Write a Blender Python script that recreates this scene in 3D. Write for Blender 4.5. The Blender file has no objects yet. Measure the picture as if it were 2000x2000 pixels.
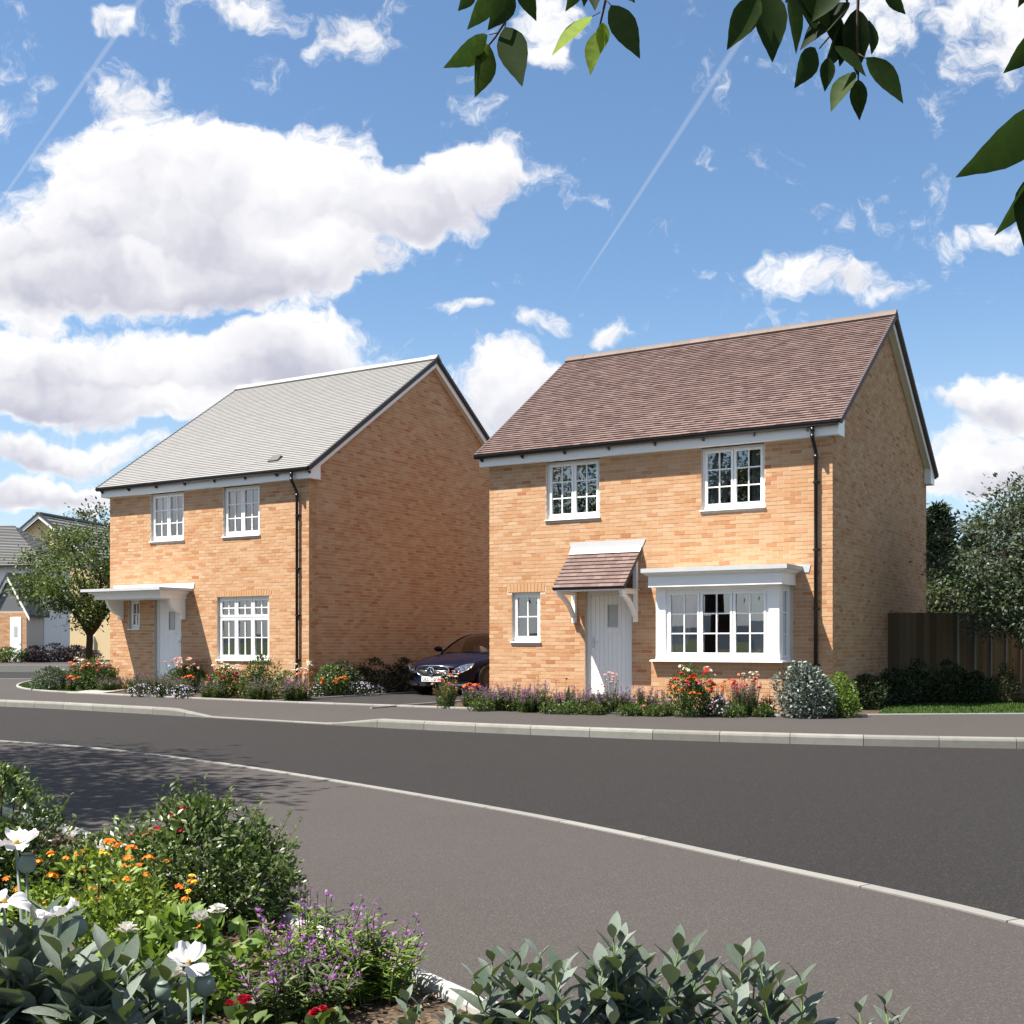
import bpy, math, random
import numpy as np
from mathutils import Vector, Matrix
random.seed(11); RNG = np.random.default_rng(11)
sc = bpy.context.scene
COL = sc.collection
R = math.radians

# ------------------------------------------------------------------ camera
F_PX, HOR, EYE = 2275.6, 1251.9, 1.34          # focal length and horizon row in photo pixels, eye height
TH = 0.5487                                     # turn of the two houses
CT, ST = math.cos(TH), math.sin(TH)
cd = bpy.data.cameras.new("camera"); cam = bpy.data.objects.new("camera", cd); COL.objects.link(cam)
cam.location = (0, 0, EYE); cam.rotation_euler = (R(90), 0, 0)
cd.sensor_width = 36; cd.lens = 36 * F_PX / 2000; cd.shift_y = (HOR - 1000) / 2000
cd.clip_start = 0.05; cd.clip_end = 5000
sc.camera = cam

# ------------------------------------------------------------------ light
SUN = Vector((-1.23, -0.42, 2.35)).normalized()
EXPO = 1.45
sl = bpy.data.lights.new("sun", 'SUN'); so = bpy.data.objects.new("sun", sl); COL.objects.link(so)
sl.energy = 5.0; sl.angle = R(0.5); sl.color = (1.0, 0.93, 0.82)
so.rotation_euler = SUN.to_track_quat('Z', 'Y').to_euler(); so.location = (-20, -10, 40)
sc.view_settings.view_transform = 'Standard'; sc.view_settings.look = 'None'
sc.view_settings.exposure = EXPO; sc.view_settings.gamma = 1; sc.view_settings.use_curve_mapping = False
sc.render.engine = 'CYCLES'
sc.cycles.use_denoising = True
try: sc.cycles.denoiser = 'OPENIMAGEDENOISE'
except Exception: pass
sc.cycles.max_bounces = 5; sc.cycles.diffuse_bounces = 3; sc.cycles.glossy_bounces = 3; sc.cycles.transparent_max_bounces = 12
sc.cycles.sample_clamp_indirect = 6.0

wd = bpy.data.worlds.new("World"); sc.world = wd; wd.use_nodes = True

class NT:
    def __init__(s, nt): s.t = nt
    def n(s, kind, **kw):
        o = s.t.nodes.new(kind)
        for k, v in kw.items(): setattr(o, k, v)
        return o
    def put(s, node, idx, v):
        if v is None: return
        if isinstance(v, bpy.types.NodeSocket): s.t.links.new(v, node.inputs[idx])
        else: node.inputs[idx].default_value = v
    def m(s, op, a, b=None, c=None, clamp=False):
        o = s.n('ShaderNodeMath', operation=op, use_clamp=clamp)
        s.put(o, 0, a); s.put(o, 1, b); s.put(o, 2, c); return o.outputs[0]
    def v(s, op, a, b=None, c=None):
        o = s.n('ShaderNodeVectorMath', operation=op)
        s.put(o, 0, a); s.put(o, 1, b); s.put(o, 2, c)
        return o.outputs['Value'] if op in ('DOT_PRODUCT', 'LENGTH') else o.outputs[0]
    def noise(s, vec, scale, detail=4, rough=.55, dist=0., out='Fac', dim='3D'):
        o = s.n('ShaderNodeTexNoise', noise_dimensions=dim); s.put(o, 'Vector', vec)
        s.put(o, 'Scale', scale); s.put(o, 'Detail', detail); s.put(o, 'Roughness', rough); s.put(o, 'Distortion', dist)
        return o.outputs[out]
    def ramp(s, fac, stops, interp='LINEAR'):
        o = s.n('ShaderNodeValToRGB'); o.color_ramp.interpolation = interp; s.put(o, 0, fac)
        e = o.color_ramp.elements
        while len(e) < len(stops): e.new(.5)
        for i, (p, c) in enumerate(stops):
            e[i].position = p; e[i].color = (*c, 1) if len(c) == 3 else c
        return o.outputs[0]
    def mix(s, fac, a, b, blend='MIX'):
        o = s.n('ShaderNodeMix', data_type='RGBA', blend_type=blend); s.put(o, 0, fac)
        s.put(o, 6, (*a, 1) if isinstance(a, tuple) and len(a) == 3 else a)
        s.put(o, 7, (*b, 1) if isinstance(b, tuple) and len(b) == 3 else b); return o.outputs[2]
    def smooth(s, x, lo, hi, a=0., b=1.):
        o = s.n('ShaderNodeMapRange', interpolation_type='SMOOTHSTEP'); s.put(o, 0, x)
        s.put(o, 1, lo); s.put(o, 2, hi); s.put(o, 3, a); s.put(o, 4, b); return o.outputs[0]

def build_world():
    nt = wd.node_tree; nt.nodes.clear(); t = NT(nt)
    sky = t.n('ShaderNodeTexSky', sky_type='NISHITA', sun_disc=False)
    sky.sun_elevation = math.asin(SUN.z); sky.sun_rotation = math.atan2(SUN.x, SUN.y) % (2 * math.pi)
    sky.air_density = 1.0; sky.dust_density = 0.6; sky.ozone_density = 1.6; sky.altitude = 60
    tc = t.n('ShaderNodeTexCoord'); d = tc.outputs['Generated']
    sx = t.n('ShaderNodeSeparateXYZ'); t.put(sx, 0, d)
    ay = t.m('MAXIMUM', t.m('ABSOLUTE', sx.outputs[1]), .08)
    cx = t.n('ShaderNodeCombineXYZ'); t.put(cx, 0, t.m('DIVIDE', sx.outputs[0], ay)); t.put(cx, 1, t.m('DIVIDE', sx.outputs[2], ay))
    p = cx.outputs[0]
    wn = t.noise(p, 9.0, 4, .62, out='Color')
    pw = t.v('MULTIPLY_ADD', t.v('SUBTRACT', wn, (.5, .5, .5)), (.105, .085, 0), p)
    # cumulus lobes: direction (as x/y, z/y) and half sizes, in units of 1/F_PX
    L = [(330, 345, 250, 125), (560, 325, 190, 95), (830, 375, 190, 70), (940, 340, 110, 45), (110, 465, 270, 105),
         (470, 450, 330, 130), (640, 505, 110, 60), (190, 555, 330, 55), (330, 700, 330, 80), (570, 660, 160, 80),
         (50, 735, 240, 70), (40, 620, 60, 28), (250, 790, 330, 45), (120, 880, 230, 38), (90, 955, 300, 32), (560, 930, 260, 40),
         (1010, 770, 150, 95), (250, 168, 82, 48), (490, 10, 75, 40), (655, 48, 75, 58), (215, 55, 36, 18), (900, 604, 55, 18),
         (1045, 624, 60, 20), (1180, 650, 38, 24), (1600, 535, 85, 42), (1720, 560, 70, 38), (1985, 790, 185, 52),
         (1900, 870, 110, 35), (1960, 940, 170, 48), (1750, 10, 120, 78), (1965, 60, 85, 110), (1090, 30, 45, 48), (1075, 112, 40, 26),
         (1960, 462, 55, 24)]
    S = None; T = None
    for (x, y, rx, ry) in L:
        c = ((x - 1000) / F_PX, (HOR - y) / F_PX); small = rx <= 120; e_ = 1.22 if not small else 1.95; iv = (F_PX / (rx * e_), F_PX / (ry * e_), 0)
        v = t.v('MULTIPLY_ADD', pw, iv, (-c[0] * iv[0], -c[1] * iv[1], 0))
        w = t.m('SUBTRACT', .60 if small else 1.0, t.v('DOT_PRODUCT', v, v), clamp=True)
        h = t.v('DOT_PRODUCT', v, (0, 1, 0))
        S = w if S is None else t.m('ADD', S, w)
        T = t.m('MULTIPLY', w, h) if T is None else t.m('MULTIPLY_ADD', w, h, T)
    # broken cumulus all round; unseen cover outside the view thickened to raise ambient light
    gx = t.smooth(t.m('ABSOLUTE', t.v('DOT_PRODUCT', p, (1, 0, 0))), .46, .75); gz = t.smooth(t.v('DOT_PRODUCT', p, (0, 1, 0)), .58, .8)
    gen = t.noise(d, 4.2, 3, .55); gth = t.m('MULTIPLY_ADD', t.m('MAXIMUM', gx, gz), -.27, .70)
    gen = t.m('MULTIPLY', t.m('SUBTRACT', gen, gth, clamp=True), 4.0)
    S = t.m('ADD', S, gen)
    h = t.m('DIVIDE', T, t.m('MAXIMUM', S, .05))
    f1 = t.noise(pw, 15.0, 10, .67); f2 = t.noise(pw, 9.0, 3, .55)
    dens = t.m('MULTIPLY_ADD', t.m('SUBTRACT', f1, .5), 3.4, t.m('MULTIPLY', t.m('MINIMUM', S, 1.1), 1.3))
    mask = t.smooth(dens, .22, .92)
    body = t.m('MULTIPLY_ADD', t.m('SUBTRACT', f2, .5), 2.2, h)
    body = t.m('MULTIPLY_ADD', t.m('SUBTRACT', f1, .5), .9, body)
    sh = t.m('MULTIPLY', t.smooth(body, .60, -.90), t.smooth(t.m('MINIMUM', S, 1.3), .22, 1.0))
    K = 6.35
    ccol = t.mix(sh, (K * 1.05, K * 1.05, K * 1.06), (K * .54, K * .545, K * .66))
    skyc = t.mix(1.0, sky.outputs[0], (.88, 1.02, 1.10), 'MULTIPLY')
    hz = t.smooth(sx.outputs[2], .0, .30, .42, 0.)
    skyc = t.mix(hz, skyc, (K * .80, K * .86, K * .93))
    # two old vapour trails
    tr = None
    for (a, b, w0, w1, al) in (((1097, 611), (1470, 40), 2, 10, .20), ((-60, 480), (285, -15), 3, 9, .20)):
        A = Vector(((a[0] - 1000) / F_PX, (HOR - a[1]) / F_PX)); B = Vector(((b[0] - 1000) / F_PX, (HOR - b[1]) / F_PX))
        u = (B - A).normalized(); ln = (B - A).length
        q = t.v('SUBTRACT', p, (A.x, A.y, 0))
        s = t.m('DIVIDE', t.v('DOT_PRODUCT', q, (u.x, u.y, 0)), ln)
        e = t.m('ABSOLUTE', t.v('DOT_PRODUCT', q, (-u.y, u.x, 0)))
        wdt = t.m('MULTIPLY_ADD', s, (w1 - w0) / F_PX, w0 / F_PX)
        k = t.m('SUBTRACT', 1.0, t.m('DIVIDE', e, t.m('MAXIMUM', wdt, .0005)), clamp=True)
        k = t.m('MULTIPLY', t.m('MULTIPLY', t.smooth(k, 0, .8), t.smooth(s, 0., .25)), t.smooth(s, 1.25, 1.0, 0, al))
        tr = k if tr is None else t.m('ADD', tr, k)
    skyc = t.mix(tr, skyc, (K * .85, K * .88, K * .95))
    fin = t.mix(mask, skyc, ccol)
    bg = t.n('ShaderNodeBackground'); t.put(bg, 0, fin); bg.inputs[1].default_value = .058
    out = t.n('ShaderNodeOutputWorld'); nt.links.new(bg.outputs[0], out.inputs[0])
build_world()
wd.cycles.sampling_method = 'MANUAL'; wd.cycles.sample_map_resolution = 512

# ------------------------------------------------------------------ helpers
def gnd(x, y, z=0.):
    """photo pixel of a point on the level z -> world x, y"""
    Y = F_PX * (EYE - z) / (y - HOR); return ((x - 1000) / F_PX * Y, Y)
def at(x, y, Y):
    """photo pixel at distance Y -> world point"""
    return Vector(((x - 1000) / F_PX * Y, Y, EYE - (y - HOR) / F_PX * Y))
HA = (-.4662, 24.3381); HB = (-10.1784, 29.5145)
def hw(h, lx, ly): return (h[0] + lx * CT + ly * ST, h[1] - lx * ST + ly * CT)

def link(o, parent=None):
    COL.objects.link(o)
    if parent is not None: o.parent = parent
    return o
def tag(o, label=None, cat=None, group=None, kind=None):
    if label: o["label"] = label
    if cat: o["category"] = cat
    if group: o["group"] = group
    if kind: o["kind"] = kind
    return o
def empty(name, loc=(0, 0, 0), rz=0., parent=None):
    o = bpy.data.objects.new(name, None); o.empty_display_size = .2
    o.location = loc; o.rotation_euler = (0, 0, rz); return link(o, parent)
def inst(name, me, parent=None, mat4=None):
    o = bpy.data.objects.new(name, me); link(o, parent)
    if mat4 is not None: o.matrix_local = mat4
    return o

class Geo:
    """collects faces of one mesh"""
    def __init__(s): s.v = []; s.f = []; s.r = []
    def face(s, pts, rnd=.5):
        b = len(s.v); s.v.extend([tuple(p) for p in pts]); s.f.append(tuple(range(b, b + len(pts)))); s.r.append(rnd)
    def poly(s, vs, fs, rnd=.5):
        b = len(s.v); s.v.extend([tuple(p) for p in vs])
        for f in fs: s.f.append(tuple(b + i for i in f)); s.r.append(rnd)
    def box(s, x0, x1, y0, y1, z0, z1, rnd=.5, M=None, skip=()):
        vs = [(x0, y0, z0), (x1, y0, z0), (x1, y1, z0), (x0, y1, z0), (x0, y0, z1), (x1, y0, z1), (x1, y1, z1), (x0, y1, z1)]
        if M is not None: vs = [tuple(M @ Vector(p)) for p in vs]
        fs = {'b': (0, 3, 2, 1), 't': (4, 5, 6, 7), 'f': (0, 1, 5, 4), 'r': (1, 2, 6, 5), 'k': (2, 3, 7, 6), 'l': (3, 0, 4, 7)}
        s.poly(vs, [v for k, v in fs.items() if k not in skip], rnd)
    def prism(s, pts, axis, a0, a1, rnd=.5):
        """polygon pts (2D) extruded along axis 0/1/2 from a0 to a1"""
        n = len(pts)
        def P(p, a): return (a, p[0], p[1]) if axis == 0 else ((p[0], a, p[1]) if axis == 1 else (p[0], p[1], a))
        vs = [P(p, a0) for p in pts] + [P(p, a1) for p in pts]
        fs = [tuple(range(n))[::-1], tuple(range(n, 2 * n))] + [(i, (i + 1) % n, n + (i + 1) % n, n + i) for i in range(n)]
        s.poly(vs, fs, rnd)
    def tube(s, pts, rad, n=8, rnd=.5, cap=True):
        pts = [Vector(p) for p in pts]; rad = rad if hasattr(rad, '__len__') else [rad] * len(pts)
        b = len(s.v); up = Vector((0, 0, 1)); X = None
        for i, p in enumerate(pts):
            d = (pts[min(i + 1, len(pts) - 1)] - pts[max(i - 1, 0)])
            d = d.normalized() if d.length > 1e-9 else Vector((0, 0, 1))
            if X is None:
                X = d.cross(up) if abs(d.z) < .95 else d.cross(Vector((1, 0, 0)))
            X = (X - d * X.dot(d)).normalized(); Y = d.cross(X)
            for k in range(n):
                a = 2 * math.pi * k / n; q = p + (X * math.cos(a) + Y * math.sin(a)) * rad[i]; s.v.append(tuple(q))
        for i in range(len(pts) - 1):
            for k in range(n):
                s.f.append((b + i * n + k, b + i * n + (k + 1) % n, b + (i + 1) * n + (k + 1) % n, b + (i + 1) * n + k)); s.r.append(rnd)
        if cap:
            s.f.append(tuple(b + k for k in range(n))[::-1]); s.r.append(rnd)
            s.f.append(tuple(b + (len(pts) - 1) * n + k for k in range(n))); s.r.append(rnd)
    def lathe(s, prof, n=16, M=None, rnd=.5):
        b = len(s.v); m = len(prof)
        for k in range(n):
            a = 2 * math.pi * k / n
            for (r, z) in prof:
                q = Vector((r * math.cos(a), r * math.sin(a), z)); s.v.append(tuple(M @ q if M else q))
        for k in range(n):
            for i in range(m - 1):
                s.f.append((b + k * m + i, b + ((k + 1) % n) * m + i, b + ((k + 1) % n) * m + i + 1, b + k * m + i + 1)); s.r.append(rnd)
    def grid(s, P, rnd=.5, closeu=False):
        """P[i][j] points"""
        b = len(s.v); nu = len(P); nv = len(P[0])
        for row in P: s.v.extend([tuple(q) for q in row])
        for i in range(nu - (0 if closeu else 1)):
            for j in range(nv - 1):
                i2 = (i + 1) % nu
                s.f.append((b + i * nv + j, b + i2 * nv + j, b + i2 * nv + j + 1, b + i * nv + j + 1)); s.r.append(rnd)
    def mesh(s, name, mat=None, smooth=False):
        me = bpy.data.meshes.new(name); me.from_pydata(s.v, [], s.f)
        a = me.attributes.new('rnd', 'FLOAT', 'FACE'); a.data.foreach_set('value', s.r)
        if mat is not None: me.materials.append(mat)
        if smooth: me.polygons.foreach_set('use_smooth', [True] * len(me.polygons))
        me.update(); return me
    def build(s, name, mat, parent=None, smooth=False, mat4=None, bevel=0):
        o = inst(name, s.mesh(name, mat, smooth), parent, mat4)
        if bevel:
            m = o.modifiers.new('bevel', 'BEVEL'); m.width = bevel; m.segments = 2; m.limit_method = 'ANGLE'
        return o

def np_mesh(name, V, F, rnd, mat, smooth=False):
    """V (n,3), F (m,k) index array, rnd (m,)"""
    me = bpy.data.meshes.new(name); n, m, k = len(V), len(F), F.shape[1]
    me.vertices.add(n); me.vertices.foreach_set('co', np.ascontiguousarray(V, dtype=np.float32).ravel())
    me.loops.add(m * k); me.loops.foreach_set('vertex_index', np.ascontiguousarray(F, dtype=np.int32).ravel())
    me.polygons.add(m); me.polygons.foreach_set('loop_start', np.arange(0, m * k, k, dtype=np.int32))
    a = me.attributes.new('rnd', 'FLOAT', 'FACE'); a.data.foreach_set('value', np.asarray(rnd, dtype=np.float32))
    me.materials.append(mat); me.update(calc_edges=True)
    if smooth: me.polygons.foreach_set('use_smooth', np.ones(m, dtype=bool))
    return me

def unit(a): return a / np.maximum(np.linalg.norm(a, axis=-1, keepdims=True), 1e-9)
def rnd_dirs(n): return unit(RNG.normal(size=(n, 3)))
def leaf_tpl(seg=3, w=.42, droop=.15, fold=.12, peak=.42, tip=1.):
    """leaf along +Y, length 1, upper side +Z; quads"""
    vs = []; fs = []
    for i in range(seg + 1):
        t = i / seg
        ww = w * .5 * (math.sin(math.pi * min(1, t ** (math.log(.5) / math.log(peak)))) ** tip) + .004
        z = -droop * t * t
        vs += [(-ww, t, z + fold * ww * 2), (0, t, z), (ww, t, z + fold * ww * 2)]
    for i in range(seg):
        a = i * 3
        fs += [(a, a + 1, a + 4, a + 3), (a + 1, a + 2, a + 5, a + 4)]
    return np.array(vs), np.array(fs)
QUAD = (np.array([(0, 0, 0), (.5, .45, .08), (0, 1, -.05), (-.5, .45, .08)]) * np.array([.5, 1, 1]), np.array([(0, 1, 2, 3)]))
def scatter(tpl, pos, ydir, ndir, scale, rnd=None, wide=None):
    tv, tf = tpl; N = len(pos)
    y = unit(ydir); x = unit(np.cross(y, ndir)); z = np.cross(x, y)
    B = np.stack([x, y, z], axis=2) * np.asarray(scale).reshape(-1, 1, 1)
    V = np.einsum('nij,kj->nki', B, tv) + pos[:, None, :]
    Fa = (tf[None] + (np.arange(N) * len(tv))[:, None, None]).reshape(-1, tf.shape[1])
    if rnd is None: rnd = RNG.random(N)
    return V.reshape(-1, 3), Fa, np.repeat(rnd, len(tf))
def cat(parts):
    V = []; Fa = []; r = []; b = 0
    for (v, f, q) in parts: V.append(v); Fa.append(f + b); r.append(q); b += len(v)
    return np.concatenate(V), np.concatenate(Fa), np.concatenate(r)
# ------------------------------------------------------------------ materials
MT = {}
def pm(name, col=(.5, .5, .5), rough=.6, ramp=None, noise=None, bump=None, metal=0., spec=.5, coat=0., speck=None, transl=0., tcol=None, blotch=None):
    """principled material; ramp = colours by the face value 'rnd'; noise = (scale, amount); bump = (scale, distance)"""
    m = bpy.data.materials.new(name); m.use_nodes = True; nt = m.node_tree; t = NT(nt)
    b = nt.nodes['Principled BSDF']; b.inputs['Roughness'].default_value = rough; b.inputs['Metallic'].default_value = metal
    b.inputs['Specular IOR Level'].default_value = spec; b.inputs['Coat Weight'].default_value = coat
    tc = t.n('ShaderNodeTexCoord').outputs['Object']
    if ramp:
        at_ = t.n('ShaderNodeAttribute', attribute_name='rnd'); c = t.ramp(at_.outputs['Fac'], ramp)
    else:
        c = t.mix(0., col, col)
    if blotch:
        sc_, amt, bc = blotch
        c = t.mix(t.m('MULTIPLY', t.smooth(t.noise(tc, sc_, 4, .6), .48, .68), amt), c, bc)
    if noise:
        ns = t.noise(tc, noise[0], 5, .6)
        k = t.m('MULTIPLY_ADD', t.m('SUBTRACT', ns, .5), 2 * noise[1], 1.0)
        cc = t.n('ShaderNodeCombineColor'); [t.put(cc, i, k) for i in range(3)]
        c = t.mix(1., c, cc.outputs[0], 'MULTIPLY')
    if speck:
        sc_, thr, scol, amt = speck
        vo = t.n('ShaderNodeTexVoronoi', feature='F1'); t.put(vo, 'Vector', tc); t.put(vo, 'Scale', sc_)
        sx = t.n('ShaderNodeSeparateColor'); t.put(sx, 0, vo.outputs['Color'])
        c = t.mix(t.m('MULTIPLY', t.smooth(sx.outputs[0], thr, 1.0), amt), c, scol)
        c = t.mix(t.m('MULTIPLY', t.smooth(sx.outputs[1], thr, 1.0), amt * .8), c, (.008, .008, .008))
    t.put(b, 'Base Color', c)
    if bump:
        bn = t.n('ShaderNodeBump'); bn.inputs['Strength'].default_value = .6; bn.inputs['Distance'].default_value = bump[1]
        t.put(bn, 'Height', t.noise(tc, bump[0], 6, .65)); nt.links.new(bn.outputs[0], b.inputs['Normal'])
    if transl:
        tr = t.n('ShaderNodeBsdfTranslucent')
        if tcol is not None: t.put(tr, 0, (*tcol, 1))
        else: t.put(tr, 0, c)
        mx = t.n('ShaderNodeMixShader'); mx.inputs[0].default_value = transl
        nt.links.new(b.outputs[0], mx.inputs[1]); nt.links.new(tr.outputs[0], mx.inputs[2])
        nt.links.new(mx.outputs[0], nt.nodes['Material Output'].inputs[0])
    MT[name] = m; return m

pm('brick', rough=.88, ramp=[(0, (0.3415, 0.1397, 0.0620)), (.10, (0.4009, 0.1882, 0.0861)), (.34, (0.4454, 0.2399, 0.1194)), (.68, (0.4751, 0.2813, 0.1538)), (1, (0.5147, 0.3362, 0.2044))], noise=(35, .14), bump=(90, .003), spec=.2)
pm('mortar', (0.5100, 0.4524, 0.3895), .9, noise=(60, .12), bump=(120, .002), spec=.2)
pm('clay_tile', rough=.8, ramp=[(0, (.108, .074, .070)), (.25, (.130, .090, .084)), (.65, (.152, .107, .099)), (1, (.178, .127, .117))], noise=(9, .10), blotch=(1.6, .40, (.105, .074, .070)), bump=(70, .002), spec=.12)
pm('clay_dark', (.085, .060, .062), .7, noise=(20, .2))
pm('clay_ridge', rough=.8, ramp=[(0, (.135, .108, .099)), (1, (.165, .132, .120))], noise=(12, .15), spec=.2)
pm('slate', rough=.62, ramp=[(0, (.207, .203, .203)), (1, (.227, .223, .222))], noise=(3, .03), bump=(60, .001), spec=.3)
pm('slate_ridge', (.26, .258, .252), .7, noise=(8, .06))
pm('slate_dark', (.040, .041, .045), .6, noise=(15, .2))
pm('white', (.86, .86, .855), .38, noise=(5, .03), spec=.4)
pm('soffit', (.76, .74, .68), .5, noise=(5, .03))
pm('door_paint', (.85, .85, .845), .4, noise=(4, .03), bump=(30, .0008))
pm('lead', (.44, .45, .47), .5, noise=(7, .12), spec=.5)
pm('zinc', (.62, .63, .64), .45, noise=(9, .1))
pm('black_plastic', (.012, .012, .013), .3, spec=.5)
pm('room', (.20, .19, .18), .9)
pm('curtain', (.62, .62, .60), .9, transl=.3, noise=(20, .08))
pm('drape', (.28, .28, .28), .9, noise=(20, .15))
pm('blind', (.70, .70, .68), .9)
pm('frosted', (.42, .44, .45), .25, spec=.8)
pm('chrome', (.75, .76, .78), .12, metal=1.)
pm('steel', (.55, .55, .55), .25, metal=1.)
pm('asphalt', (0.0087, 0.0073, 0.0071), .85, noise=(.35, .20), speck=(150, .72, (0.0454, 0.0415, 0.0398), .75), bump=(220, .004), spec=.3)
pm('footway', (0.0438, 0.0388, 0.0370), .88, noise=(.5, .11), speck=(190, .70, (0.1187, 0.1096, 0.1049), .45), bump=(260, .002), spec=.25)
pm('drive_asphalt', (0.0141, 0.0127, 0.0127), .85, noise=(.8, .12), speck=(150, .72, (0.0988, 0.0917, 0.0917), .7), bump=(220, .004), spec=.3)
pm('kerb', rough=.85, ramp=[(0, (0.1535, 0.1511, 0.1394)), (1, (0.2033, 0.2009, 0.1867))], noise=(9, .14), blotch=(5, .35, (0.1245, 0.1245, 0.1120)), bump=(80, .002), spec=.25)
pm('flush_kerb', rough=.85, ramp=[(0, (.165, .162, .155)), (1, (.19, .187, .178))], noise=(14, .10), bump=(70, .002), spec=.25)
pm('edging', rough=.85, ramp=[(0, (0.2158, 0.2117, 0.1992)), (1, (0.2739, 0.2697, 0.2573))], noise=(14, .12), bump=(70, .002), spec=.25)
pm('bed_edging', rough=.7, ramp=[(0, (0.3320, 0.3237, 0.3071)), (1, (0.3818, 0.3735, 0.3569))], noise=(14, .10), blotch=(16, .3, (0.2490, 0.2407, 0.2158)), bump=(70, .002), spec=.3)
pm('soil', (0.0622, 0.0432, 0.0299), .95, noise=(7, .45), speck=(45, .6, (0.1328, 0.0954, 0.0622), .8), bump=(40, .03), spec=.15)
pm('mulch', rough=.95, ramp=[(0, (0.0456, 0.0291, 0.0183)), (.5, (0.1079, 0.0747, 0.0498)), (1, (0.1992, 0.1494, 0.1037))], noise=(30, .3), spec=.15)
pm('lawn', (.045, .085, .018), .9, noise=(6, .35), bump=(90, .02), spec=.15)
pm('blade', rough=.7, ramp=[(0, (.03, .065, .012)), (1, (.075, .13, .028))], spec=.2, transl=.2)
pm('meadow', (.05, .065, .03), .95, noise=(.05, .4), spec=.1)
pm('hill', (.022, .032, .045), .95, noise=(.03, .35), spec=.1)  # bluish base colour carries the haze of distance
pm('paving', (0.2490, 0.2407, 0.2200), .85, noise=(4, .12), bump=(60, .002))
pm('wood', rough=.8, ramp=[(0, (0.0630, 0.0435, 0.0240)), (.5, (0.0952, 0.0678, 0.0384)), (1, (0.1330, 0.0986, 0.0564))], noise=(14, .22), bump=(50, .003), spec=.2)
pm('concrete_post', (.30, .29, .26), .85, noise=(10, .12))
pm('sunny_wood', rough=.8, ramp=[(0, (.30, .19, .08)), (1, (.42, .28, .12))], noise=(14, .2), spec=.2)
pm('render_white', (.74, .73, .71), .85, noise=(2, .03), spec=.2)
pm('render_cream', (0.6440, 0.5290, 0.3335), .9, noise=(26, .08), bump=(60, .004), spec=.15)
pm('grey_hung', (.115, .12, .13), .7, noise=(30, .12))
pm('grey_roof', rough=.7, ramp=[(0, (.10, .103, .11)), (1, (.15, .152, .16))], noise=(8, .1))
pm('bark', (.050, .038, .028), .9, noise=(25, .4), bump=(30, .02), spec=.15)
pm('twig', (.060, .040, .030), .8, noise=(60, .3), spec=.2)
pm('stem', (.075, .12, .035), .7, spec=.2)
pm('woody', (.09, .065, .045), .85, noise=(40, .3), spec=.15)

def leafmat(name, dark, mid, light, rough=.5, transl=.28, spec=.35, tint=None):
    pm(name, rough=rough, ramp=[(0, dark), (.5, mid), (1, light)], transl=transl, spec=spec, tcol=tint)
leafmat('leaf_tree', (.022, .042, .010), (.050, .086, .018), (.120, .165, .036), tint=(.10, .15, .02))
leafmat('leaf_silver', (.035, .052, .034), (.072, .098, .068), (.17, .21, .17), rough=.42, tint=(.09, .12, .05))
leafmat('leaf_conifer', (.012, .024, .014), (.024, .042, .022), (.05, .072, .034), transl=.12)
leafmat('leaf_olive', (.030, .040, .016), (.055, .070, .028), (.095, .110, .045))
leafmat('leaf_green', (.022, .042, .010), (.045, .080, .018), (.100, .145, .040), tint=(.10, .16, .02))
leafmat('leaf_deep', (.034, .062, .014), (.082, .130, .030), (.165, .22, .065), rough=.38, spec=.5)
leafmat('leaf_lime', (.085, .135, .020), (.145, .215, .032), (.22, .29, .055), tint=(.22, .32, .03))
leafmat('leaf_fresh', (.060, .110, .018), (.105, .170, .030), (.17, .24, .050), tint=(.18, .28, .03))
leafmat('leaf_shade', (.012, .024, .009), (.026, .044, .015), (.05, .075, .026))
leafmat('leaf_salvia', (.030, .050, .014), (.060, .092, .026), (.115, .150, .045), tint=(.10, .15, .02))
leafmat('leaf_grey', (.045, .065, .050), (.115, .145, .120), (.27, .30, .27), rough=.45, transl=.14)
leafmat('leaf_plum', (.018, .014, .016), (.034, .024, .028), (.055, .042, .045))
pm('sage_leaf', rough=.42, ramp=[(0, (.048, .076, .052)), (.45, (.115, .150, .118)), (.8, (.21, .25, .215)), (1, (.33, .37, .33))], noise=(38, .42), bump=(55, .012), transl=.12, tcol=(.12, .17, .02), spec=.5)
pm('spray_leaf', rough=.62, ramp=[(0, (.010, .022, .005)), (.5, (.022, .044, .009)), (.8, (.06, .10, .012)), (1, (.17, .25, .02))], noise=(9, .22), transl=.40, spec=.10)
def petal(name, a, b, transl=.3): pm(name, rough=.6, ramp=[(0, a), (1, b)], transl=transl, spec=.2)
petal('petal_white', (.62, .60, .54), (.80, .79, .74))
petal('petal_cream', (.55, .47, .36), (.72, .66, .55))
petal('petal_pink', (.55, .26, .22), (.72, .44, .38))
petal('petal_coral', (.60, .17, .09), (.72, .30, .20))
petal('petal_orange', (.60, .085, .012), (.75, .20, .03))
petal('petal_red', (.42, .018, .014), (.60, .05, .03))
petal('petal_magenta', (.40, .03, .14), (.55, .08, .25))
petal('petal_crimson', (.30, .006, .020), (.50, .02, .055))
petal('petal_purple', (.16, .055, .17), (.30, .13, .31))
petal('petal_violet', (.17, .055, .21), (.34, .15, .38))
petal('petal_lilac', (.34, .29, .48), (.55, .51, .66))
petal('petal_mauve', (.10, .06, .10), (.20, .13, .19))
petal('petal_tangerine', (.62, .11, .01), (.78, .30, .03))
petal('petal_yellow', (.65, .38, .03), (.75, .52, .06))
petal('petal_poppy', (.52, .52, .54), (.66, .655, .66), .25)
pm('poppy_heart', (.40, .24, .04), .8)
pm('pod', (.115, .16, .13), .6, noise=(40, .15))
pm('car_paint', (.0035, .005, .016), .25, metal=.0, coat=.08, spec=.15)
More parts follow.
